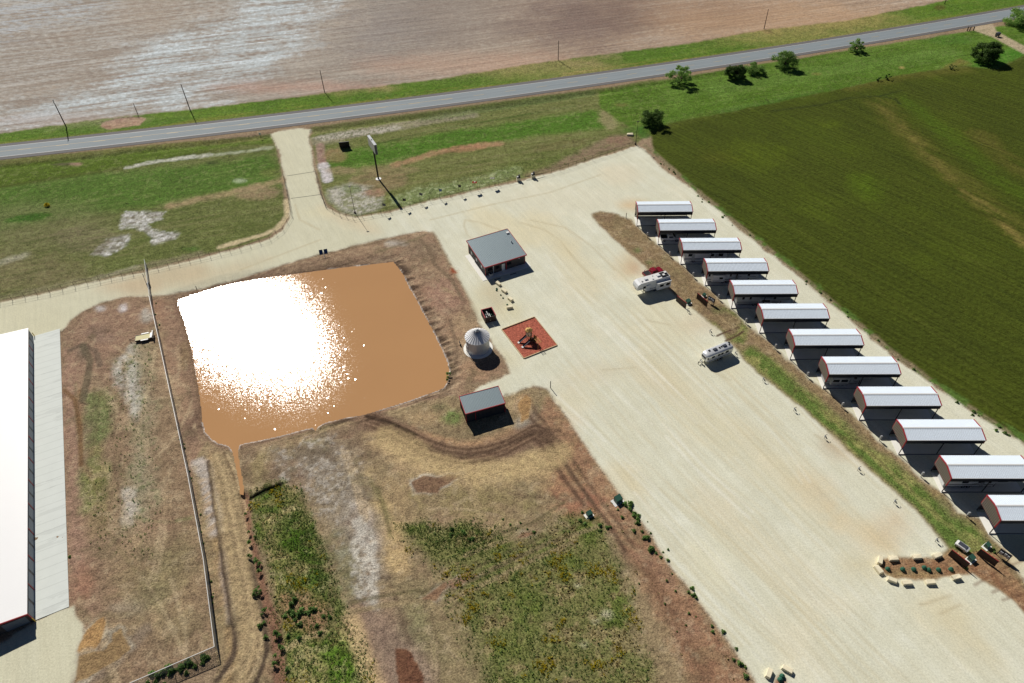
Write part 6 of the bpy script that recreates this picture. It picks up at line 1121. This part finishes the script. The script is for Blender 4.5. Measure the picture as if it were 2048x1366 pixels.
# ------------------------------------------------------------------ limestone blocks and shrubs
def make_block(k):
    t = MB(); R = random.Random(k); j = lambda: R.uniform(-.07, .07); x, y, z = .82, .42, .62; t.add([(-x + j(), -y + j(), -.03), (x + j(), -y + j(), -.03), (x + j(), y + j(), -.03), (-x + j(), y + j(), -.03), (-x + j() + .04, -y + j() + .04, z + j()), (x + j() - .04, -y + j() + .04, z + j()), (x + j() - .04, y + j() - .04, z + j()), (-x + j() + .04, y + j() - .04, z + j())], [(3, 2, 1, 0), (4, 5, 6, 7), (0, 1, 5, 4), (1, 2, 6, 5), (2, 3, 7, 6), (3, 0, 4, 7)])
    o = t.build('limestone_block', m_stone); bv = o.modifiers.new('bevel', 'BEVEL'); bv.width = .06; bv.segments = 2; return o
BLK = [(1759, 1123, 62, 'ring, upper left'), (1786, 1119, 0, 'ring, upper side nearest the left'), (1832.5, 1116, 3, 'ring, middle of the upper side'), (1873.5, 1113, 16, 'ring, upper side by the brown screen'), (1756, 1141, -72, 'ring, the leftmost'), (1783, 1162, -25, 'ring, lower left corner'), (1813, 1167.5, 2, 'ring, lower side nearest the left'), (1859.5, 1166, 2, 'ring, middle of the lower side'), (1911, 1156, 12, 'ring, lower right'),
       (997, 569, -52, 'line by the office, nearest the office'), (1008.5, 583.5, -52, 'line by the office, second from it'), (1021, 600, -52, 'line by the office, third from it'), (1019, 616, 14, 'line by the office, the crosswise last one'), (1537, 1348, 55, 'pair at the bottom edge, left'), (1573.5, 1340, -32, 'pair at the bottom edge, right')]
for k, (px, py, a, lb) in enumerate(BLK):
    o = make_block(k); b = G(px, py); o.location = (b[0], b[1], 0.02); o.rotation_euler = (0, 0, math.radians(a)); tag(o, 'pale limestone block in the ' + lb, 'stone block', 'limestone blocks')
def leaf_blob(n, R, H, size, seed, z0=.0, dome=True, sticks=0):
    r_ = random.Random(seed); t = MB()
    for _ in range(n):
        a = r_.uniform(0, 6.283); u = r_.random() ** .5; h = r_.random(); rr = R * u * math.sqrt(max(0, 1 - (h * .95) ** 2)) * (.75 + .5 * math.sin(a * 3 + seed) * .5); x, y, z = rr * math.cos(a), rr * math.sin(a), z0 + H * h * (1 - .25 * u)
        s_ = size * r_.uniform(.6, 1.3); d = [r_.gauss(0, 1) for _ in range(3)]; q = [r_.gauss(0, 1) for _ in range(3)]; d = np.array(d) / np.linalg.norm(d); q = np.cross(d, q); q /= np.linalg.norm(q) + 1e-6; c = np.array((x, y, z))
        t.add([c - d * s_ * .5, c + q * s_ * .35, c + d * s_ * .5, c - q * s_ * .35], [(0, 1, 2, 3)])
    return t
shr = [(1775, 1139, 'the leftmost'), (1805, 1139.5, 'second from the left'), (1827, 1139.5, 'third from the left'), (1848, 1136, 'fourth, touching its neighbour'), (1857, 1140.5, 'fifth from the left'), (1876.5, 1140.5, 'sixth from the left'), (1901.5, 1139.5, 'nearest the brown screen')]
shr_me = None
def clipped(seed):
    t = MB(); n = 14; R = random.Random(seed); rings = []
    for k in range(7):
        ph = k / 6 * 1.45; rings.append([((.44 * math.cos(ph) + .0) * math.cos(a) * R.uniform(.88, 1.1), .44 * math.cos(ph) * math.sin(a) * R.uniform(.88, 1.1), .02 + .6 * math.sin(ph) * R.uniform(.93, 1.06)) for a in np.linspace(0, 6.283, n, endpoint=False)])
    return t.ring_loft(rings)
for k, (px, py, lb) in enumerate(shr): b = G(px, py); o = clipped(k).build('clipped_shrub', m_grn); o.location = (b[0], b[1], .0); tag(o, 'small round green shrub inside the limestone block ring, ' + lb, 'shrub', 'round shrubs in the block ring')
for k, (px, py, lb, s_) in enumerate(((1564, 1353, 'upper one between the two bottom edge blocks', 1.0), (1560, 1360, 'lower one between the two bottom edge blocks', 1.0), (993.5, 578, 'upper one beside the office block line', .6), (993.3, 581.3, 'lower one beside the office block line', .6), (1001.5, 590.5, 'third one beside the office block line', .5), (1006, 596.5, 'fourth one beside the office block line', .5), (1014.5, 610, 'behind the crosswise block near the office', .6))):
    b = G(px, py); o = clipped(20 + k).build('clipped_shrub', m_grn); o.location = (b[0], b[1], 0); o.scale = (s_,) * 3; tag(o, 'small round green shrub, ' + lb, 'shrub', 'round shrubs by stone blocks')

# ------------------------------------------------------------------ trees
def tree(label, px, py, R, H, seed, m, n=2600, clumps=26, trunk=.22, name='mesquite_tree', lean=(0, 0), leaf=.42, sparse=1.0):
    b = G(px, py); r = empty(name, label, 'tree', (b[0], b[1], 0), 0, 'trees by the highway'); r_ = random.Random(seed); t = MB(); tk = MB(); cl = []
    for k in range(clumps):
        a = r_.uniform(0, 6.283); u = r_.random() ** .55; h = r_.uniform(.14, 1.0); rr = R * u * math.sqrt(max(.05, 1 - (abs(h - .5) * 1.5) ** 2)); cl.append((rr * math.cos(a) + lean[0] * h, rr * math.sin(a) * .9 + lean[1] * h, H * h * (1 - .18 * u), R * r_.uniform(.16, .34) * sparse))
    for k in range(5):
        c = cl[k * 3 % clumps]; s0 = np.array((r_.uniform(-.2, .2), r_.uniform(-.2, .2), 0)); mid = np.array((c[0] * .35, c[1] * .35, c[2] * .5)); tk.tube([s0, mid, (c[0], c[1], c[2])], trunk, 6, trunk * .25)
    for k in range(5, clumps): c = cl[k]; q = cl[k % 5 * 3 % clumps]; tk.tube([(q[0] * .35, q[1] * .35, q[2] * .5), (c[0], c[1], c[2])], trunk * .3, 4, trunk * .1)
    tk.build('trunk', m_wood, r); per = n // clumps
    for c in cl:
        for _ in range(per):
            d = np.array([r_.gauss(0, 1) for _ in range(3)]); d /= np.linalg.norm(d); p = np.array(c[:3]) + d * c[3] * r_.random() ** .5 * np.array((1.1, 1.1, .75)); p[2] = max(p[2], .12)
            s_ = leaf * r_.uniform(.6, 1.3); e = np.array([r_.gauss(0, 1) for _ in range(3)]); e /= np.linalg.norm(e); q = np.cross(e, d); q /= np.linalg.norm(q) + 1e-6; t.add([p - e * s_ * .5, p + q * s_ * .3, p + e * s_ * .5, p - q * s_ * .3], [(0, 1, 2, 3)])
    t.build('crown', m, r); return r
tree('sprawling light green tree with bare limbs, leftmost of the roadside trees', 1356, 166, 5.0, 6.6, 1, m_leaf, 4600, 40, .26, leaf=.42, sparse=.8)
tree('compact dark round tree beside the highway, west of the low bush', 1470, 156, 3.9, 5.2, 2, m_leafd, 7000, 44, .24, leaf=.5)
tree('low green bush right of the compact dark roadside tree', 1507, 144, 3.8, 3.2, 3, m_leaf, 4200, 34, .15, 'roadside_bush')
tree('broad mid green tree standing over the highway edge', 1566, 134, 4.8, 5.8, 4, m_leaf, 7000, 48, .26)
tree('single small tree close to the highway, right of the tree group', 1710, 102, 3.1, 4.6, 5, m_leaf, 2900, 28, .18)
tree('large dark round tree at the crop field edge near the ranch track', 1968, 122, 5.0, 7.2, 6, m_leafd, 12000, 70, .32, leaf=.55)
tree('wide tree cut by the top right edge beside the highway', 2036, 50, 6.5, 6.5, 7, m_leaf, 5200, 40, .3, leaf=.5); tree('darker tree at the very top right corner behind the wide one', 2075, 44, 7.0, 7.5, 17, m_leafd, 3000, 30, .3, leaf=.5)
tree('dark round bush at the top left corner of the crop field', 1304, 250, 4.1, 5.4, 8, m_leafd, 6500, 44, .15, 'round_bush')
tree('tiny bush on the crop field fence line, left of a pair', 1757, 161, 1.0, 1.5, 9, m_leafd, 300, 8, .06, 'fence_line_bush', leaf=.35); tree('tiny bush on the crop field fence line, right of a pair', 1774, 158, 1.3, 2.0, 10, m_leafd, 400, 8, .06, 'fence_line_bush', leaf=.35)
tree('tiny bush on the crop field fence line left of the large dark tree', 1904, 138, 1.2, 1.8, 11, m_leafd, 350, 8, .06, 'fence_line_bush', leaf=.35)
b = G(1876 + 118, 73); r = empty('mail_box_stand', 'small dark box on a stand beside the ranch track', 'box', (b[0], b[1], 0), .3); MB().box(-.9, -.5, .5, .9, .5, 1.6).build('box', m_stripe, r); [MB().box(x - .06, -.4, 0, x + .06, .4, .5).build('leg', m_steel, r) for x in (-.7, .7)]
for k, px in enumerate((1934, 1939, 1946)): b = G(px, 62); o = MB().box(-.15, -.15, 0, .15, .15, 1.8).build('gate_post', m_wood); o.location = (b[0], b[1], 0); tag(o, ['left', 'middle', 'right'][k] + ' one of three dark wooden posts at the ranch track mouth', 'post', 'ranch track posts')
b = G(522, 276); o = empty('roadside_marker', 'small white roadside marker on a dark post left of the gravel entrance', 'marker', (b[0], b[1], 0)); MB().box(-.05, -.05, 0, .05, .05, 1.8).build('post', m_steel, o); MB().box(-.35, -.08, 1.3, .35, -.05, 2.0).build('plate', m_white, o)
b = G(95, 412); o = leaf_blob(220, 1.1, 1.2, .35, 3).build('pale_bush', m_yel); o.location = (b[0], b[1], 0); tag(o, 'pale yellowish bush alone in the west grass plot', 'bush')
b = G(1260, 270); o = MB().add([(-1.2, -.5, .05), (1.1, -.6, .05), (1.2, .5, .05), (-1.0, .6, .05), (-1.1, -.4, .5), (.9, -.5, .4), (1.0, .4, .6), (-.9, .5, .5)], [(3, 2, 1, 0), (4, 5, 6, 7), (0, 1, 5, 4), (1, 2, 6, 5), (2, 3, 7, 6), (3, 0, 4, 7)]).build('pale_rock', m_stone); o.location = (b[0], b[1], 0); tag(o, 'pale flat rock at the crop field corner near the light pole', 'rock')
b = G(921, 691); r = empty('valve_pipe', 'small dark valve pipe standing left of the round grain bin', 'pipe', (b[0], b[1], 0)); t = MB(); t.tube([(0, 0, 0), (0, 0, .6), (-.25, .9, .6), (-.25, .9, 0)], .09, 6); t.build('pipe', m_black, r); MB().lathe([(.22, .0), (.22, .3), (.1, .45)], 10).build('valve', m_black, r)
for px, py, lb, h in ((1101, 776, 'short thin dark post at the gravel corner beside the dark shed', 2.2), (1252, 436, 'short thin dark post at the top of the dirt strip by the far shelter', 1.7), (394, 579, 'short dark post standing at the pond edge near the top left corner', 1.2)):
    b = G(px, py); o = MB().tube([(0, 0, 0), (0, 0, h)], .09, 6).build('marker_post', m_steel); o.location = (b[0], b[1], 0); tag(o, lb, 'post')

# ------------------------------------------------------------------ weeds and small bushes
bush_protos = [leaf_blob(170, .62, .75, .28, s_).build('weed_bush', m_bush) for s_ in (1, 2, 3)]
def clusterpts(line, n, spread, seed):
    P = [np.array(q) for q in GP(line)]; r_ = random.Random(seed); out = []; L = [np.linalg.norm(b - a) for a, b in zip(P[:-1], P[1:])]
    for _ in range(n):
        d = r_.random() * sum(L); k = 0
        while k < len(L) - 1 and d > L[k]: d -= L[k]; k += 1
        q = P[k] + (P[k + 1] - P[k]) * min(1, d / L[k]); out.append((q[0] + r_.gauss(0, spread), q[1] + r_.gauss(0, spread)))
    return out
BG = [([(1232, 985), (1250, 1005), (1265, 1030), (1282, 1052)], 11, .55, 'bushes by the green cabinet at the gravel edge', (.9, 1.7)), ([(1285, 1062), (1310, 1095), (1345, 1140)], 11, .5, 'bushes along the west edge of the gravel yard', (.6, 1.3)), ([(1350, 1148), (1400, 1215), (1470, 1310), (1490, 1340)], 14, .8, 'bushes along the lower west edge of the gravel yard', (.6, 1.2)),
      ([(1240, 1015), (1262, 1048)], 4, .9, 'bushes in the red dirt below the green cabinet', (.7, 1.1)), ([(1170, 1030), (1195, 1060), (1230, 1095)], 8, .9, 'bushes in the weeds by the small green cabinet', (.6, 1.2)), ([(428, 1310), (380, 1335), (330, 1352), (285, 1366)], 26, .7, 'bushes along the see-through wire fence', (.9, 1.7)),
      ([(488, 1010), (500, 1090), (515, 1160), (522, 1205), (535, 1270)], 22, .55, 'bushes along the muddy drain below the pond', (.6, 1.3)), ([(570, 1195), (600, 1225), (640, 1215)], 12, 1.2, 'bushes in the bare patch of the weedy plot', (.9, 1.7)), ([(560, 1240), (640, 1265)], 9, 1.3, 'bushes below the bare patch of the weedy plot', (.8, 1.4)), ([(552, 1250), (556, 1300), (558, 1366)], 7, .5, 'bushes beside the lower muddy drain', (.8, 1.4)),
      ([(305, 610), (318, 660)], 5, .4, 'bushes at the west foot of the long slat fence near the gate', (.5, .9)), ([(352, 842), (390, 985), (432, 1240)], 26, .25, 'bushes at the east foot of the long slat fence', (.35, .7)), ([(1385, 388), (1440, 425), (1500, 470)], 9, .5, 'bushes on the upper rim between gravel and crop field', (.5, 1.1)), ([(1600, 552), (1700, 636), (1830, 740)], 10, .5, 'bushes on the middle rim between gravel and crop field', (.5, 1.1)), ([(1900, 795), (1980, 848), (2040, 885)], 9, .5, 'bushes on the lower rim between gravel and crop field', (.5, 1.2)),
      ([(1318, 325), (1350, 352)], 5, .5, 'bushes on the top rim of the crop field', (.5, 1.0)), ([(890, 765), (895, 750)], 4, .4, 'bushes at the east corner of the pond bank', (.6, 1.2)), ([(139, 1113), (141, 1116)], 1, .05, 'lone dark bush at the edge of the concrete apron', (.7, .8)), ([(1918, 1125), (1934, 1137)], 3, .25, 'weedy bushes at the foot of the screen with the white cart', (.6, .9)), ([(1982, 1098), (1990, 1102)], 2, .3, 'weedy bushes between the last screen and meter rack', (.5, .8)),
      ([(620, 1215), (660, 1240)], 4, .5, 'bushes on the pale strip east of the weedy plot', (.5, 1.0)), ([(1280, 1060), (1400, 1300)], 14, 2.6, 'scattered small bushes in the red dirt strip', (.35, .7)), ([(870, 1062), (960, 1070)], 8, .8, 'bushes at the top of the large weedy plot', (.7, 1.1)), ([(1000, 1040), (1075, 1066)], 5, .8, 'bushes above the large weedy plot', (.5, .9))]
first = True; kk = 0
for line, n, sp, lb, (s0, s1) in BG:
    for x, y in clusterpts(line, n, sp, kk):
        p = bush_protos[kk % 3]; s_ = rnd.uniform(s0, s1) * .74; o = p if kk < 3 else p.copy()
        if kk >= 3: COL.objects.link(o)
        o.location = (x, y, -.02); o.scale = (s_, s_, s_ * rnd.uniform(.7, 1.1)); o.rotation_euler = (0, 0, rnd.uniform(0, 6.28)); tag(o, ('dark green ' if n > 1 else '') + lb, 'bush', lb); kk += 1
area = np.abs((XX[:, 1:] - XX[:, :-1])).mean(1); rowh = np.gradient(ys); cell = np.repeat((area * np.abs(rowh))[:, None], NC_, 1).ravel()
def scatter(name, label_kind, m_, dens, size, mt, seed, hgt=.35, tri=5):
    "dens: tufts per square metre per grid point"
    R = np.random.RandomState(seed); lam = dens * np.clip(cell, 0, 2); k = np.nonzero(R.rand(X.size) < lam)[0]; n = len(k)
    if n == 0: return
    px_ = X[k] + R.uniform(-.2, .2, n); py_ = Y[k] + R.uniform(-.2, .2, n); pz = Z[k]; s_ = size * R.uniform(.5, 1.5, n); V = []
    for j in range(tri):
        a = R.uniform(0, 6.283, n); d = s_ * R.uniform(.15, .5, n); cx, cy = px_ + np.cos(a) * d, py_ + np.sin(a) * d; b = a + R.uniform(.8, 2.2, n); w_ = s_ * R.uniform(.25, .5, n); h = hgt * s_ / size * R.uniform(.4, 1.2, n)
        V.append(np.stack([np.stack([cx - np.cos(b) * w_, cy - np.sin(b) * w_, pz + h * .1], 1), np.stack([cx + np.cos(b) * w_, cy + np.sin(b) * w_, pz + h * .35], 1), np.stack([cx + np.cos(a) * w_ * .9, cy + np.sin(a) * w_ * .9, pz + h], 1)], 1))
    V = np.concatenate(V).reshape(-1, 3).astype(np.float32); nt = len(V) // 3; me = bpy.data.meshes.new(name); me.vertices.add(len(V)); me.vertices.foreach_set('co', V.ravel()); me.loops.add(len(V)); me.loops.foreach_set('vertex_index', np.arange(len(V), dtype=np.int32)); me.polygons.add(nt); me.polygons.foreach_set('loop_start', np.arange(0, len(V), 3, dtype=np.int32)); me.polygons.foreach_set('loop_total', np.full(nt, 3, np.int32)); me.update(calc_edges=True); me.materials.append(mt)
    o = bpy.data.objects.new(name, me); COL.objects.link(o); o['kind'] = 'stuff'; o['label'] = label_kind; o['category'] = 'ground cover'; return n
cl_ = sstep(-.25, .45, NM + NS * .5); W1M = mask(W1, 1.2, 1.4, 1.0)
topW2 = sstep(0, 1, mask([(800, 1050), (860, 1040), (960, 1050), (1000, 1075), (960, 1100), (880, 1095)], 2, 2))
tot = [scatter('weeds', 'low green weeds covering the plots below the pond', 0, (W2M * (.1 + .5 * cl_) + W1M * (.2 + .6 * cl_) + W1B * 1.0 + topW2 * .8), .21, m_weed, 1, .12),
 scatter('dark_weeds', 'darker weed tufts dotted over the plots and dirt', 0, (W2M * .22 * sstep(-.6, .3, NM) + W1M * .3 + topW2 * .25 + mask([(215, 720), (300, 690), (310, 900), (320, 1040), (300, 1130), (200, 1100), (175, 1000), (215, 900)], 1, 1) * .07 + mask([(640, 262), (900, 230), (1180, 190), (1180, 205), (900, 245), (650, 290)], 1, 1) * .08 + mask([(860, 395), (1040, 350), (1180, 320), (1180, 300), (1000, 330), (850, 370)], 1, 1) * .06) * (Y > 20), .21, m_bush, 2, .22),
 scatter('yellow_weeds', 'yellow flowering weeds in the plots below the pond', 0, (W2M + W1M * .6) * sstep(.3, .5, fbm(X, Y, 4, 3, 5) * 2 - 1 + NS * .2) * 1.1, .24, m_yel, 3, .25),
 scatter('dry_grass', 'straw coloured dry grass among the weeds', 0, (W2M * .3 + W1M * .2 + mask(RE, 1, 1) * .02) * sstep(0, .5, -NM), .34, m_dry, 4, .2)]
print('tufts', tot)
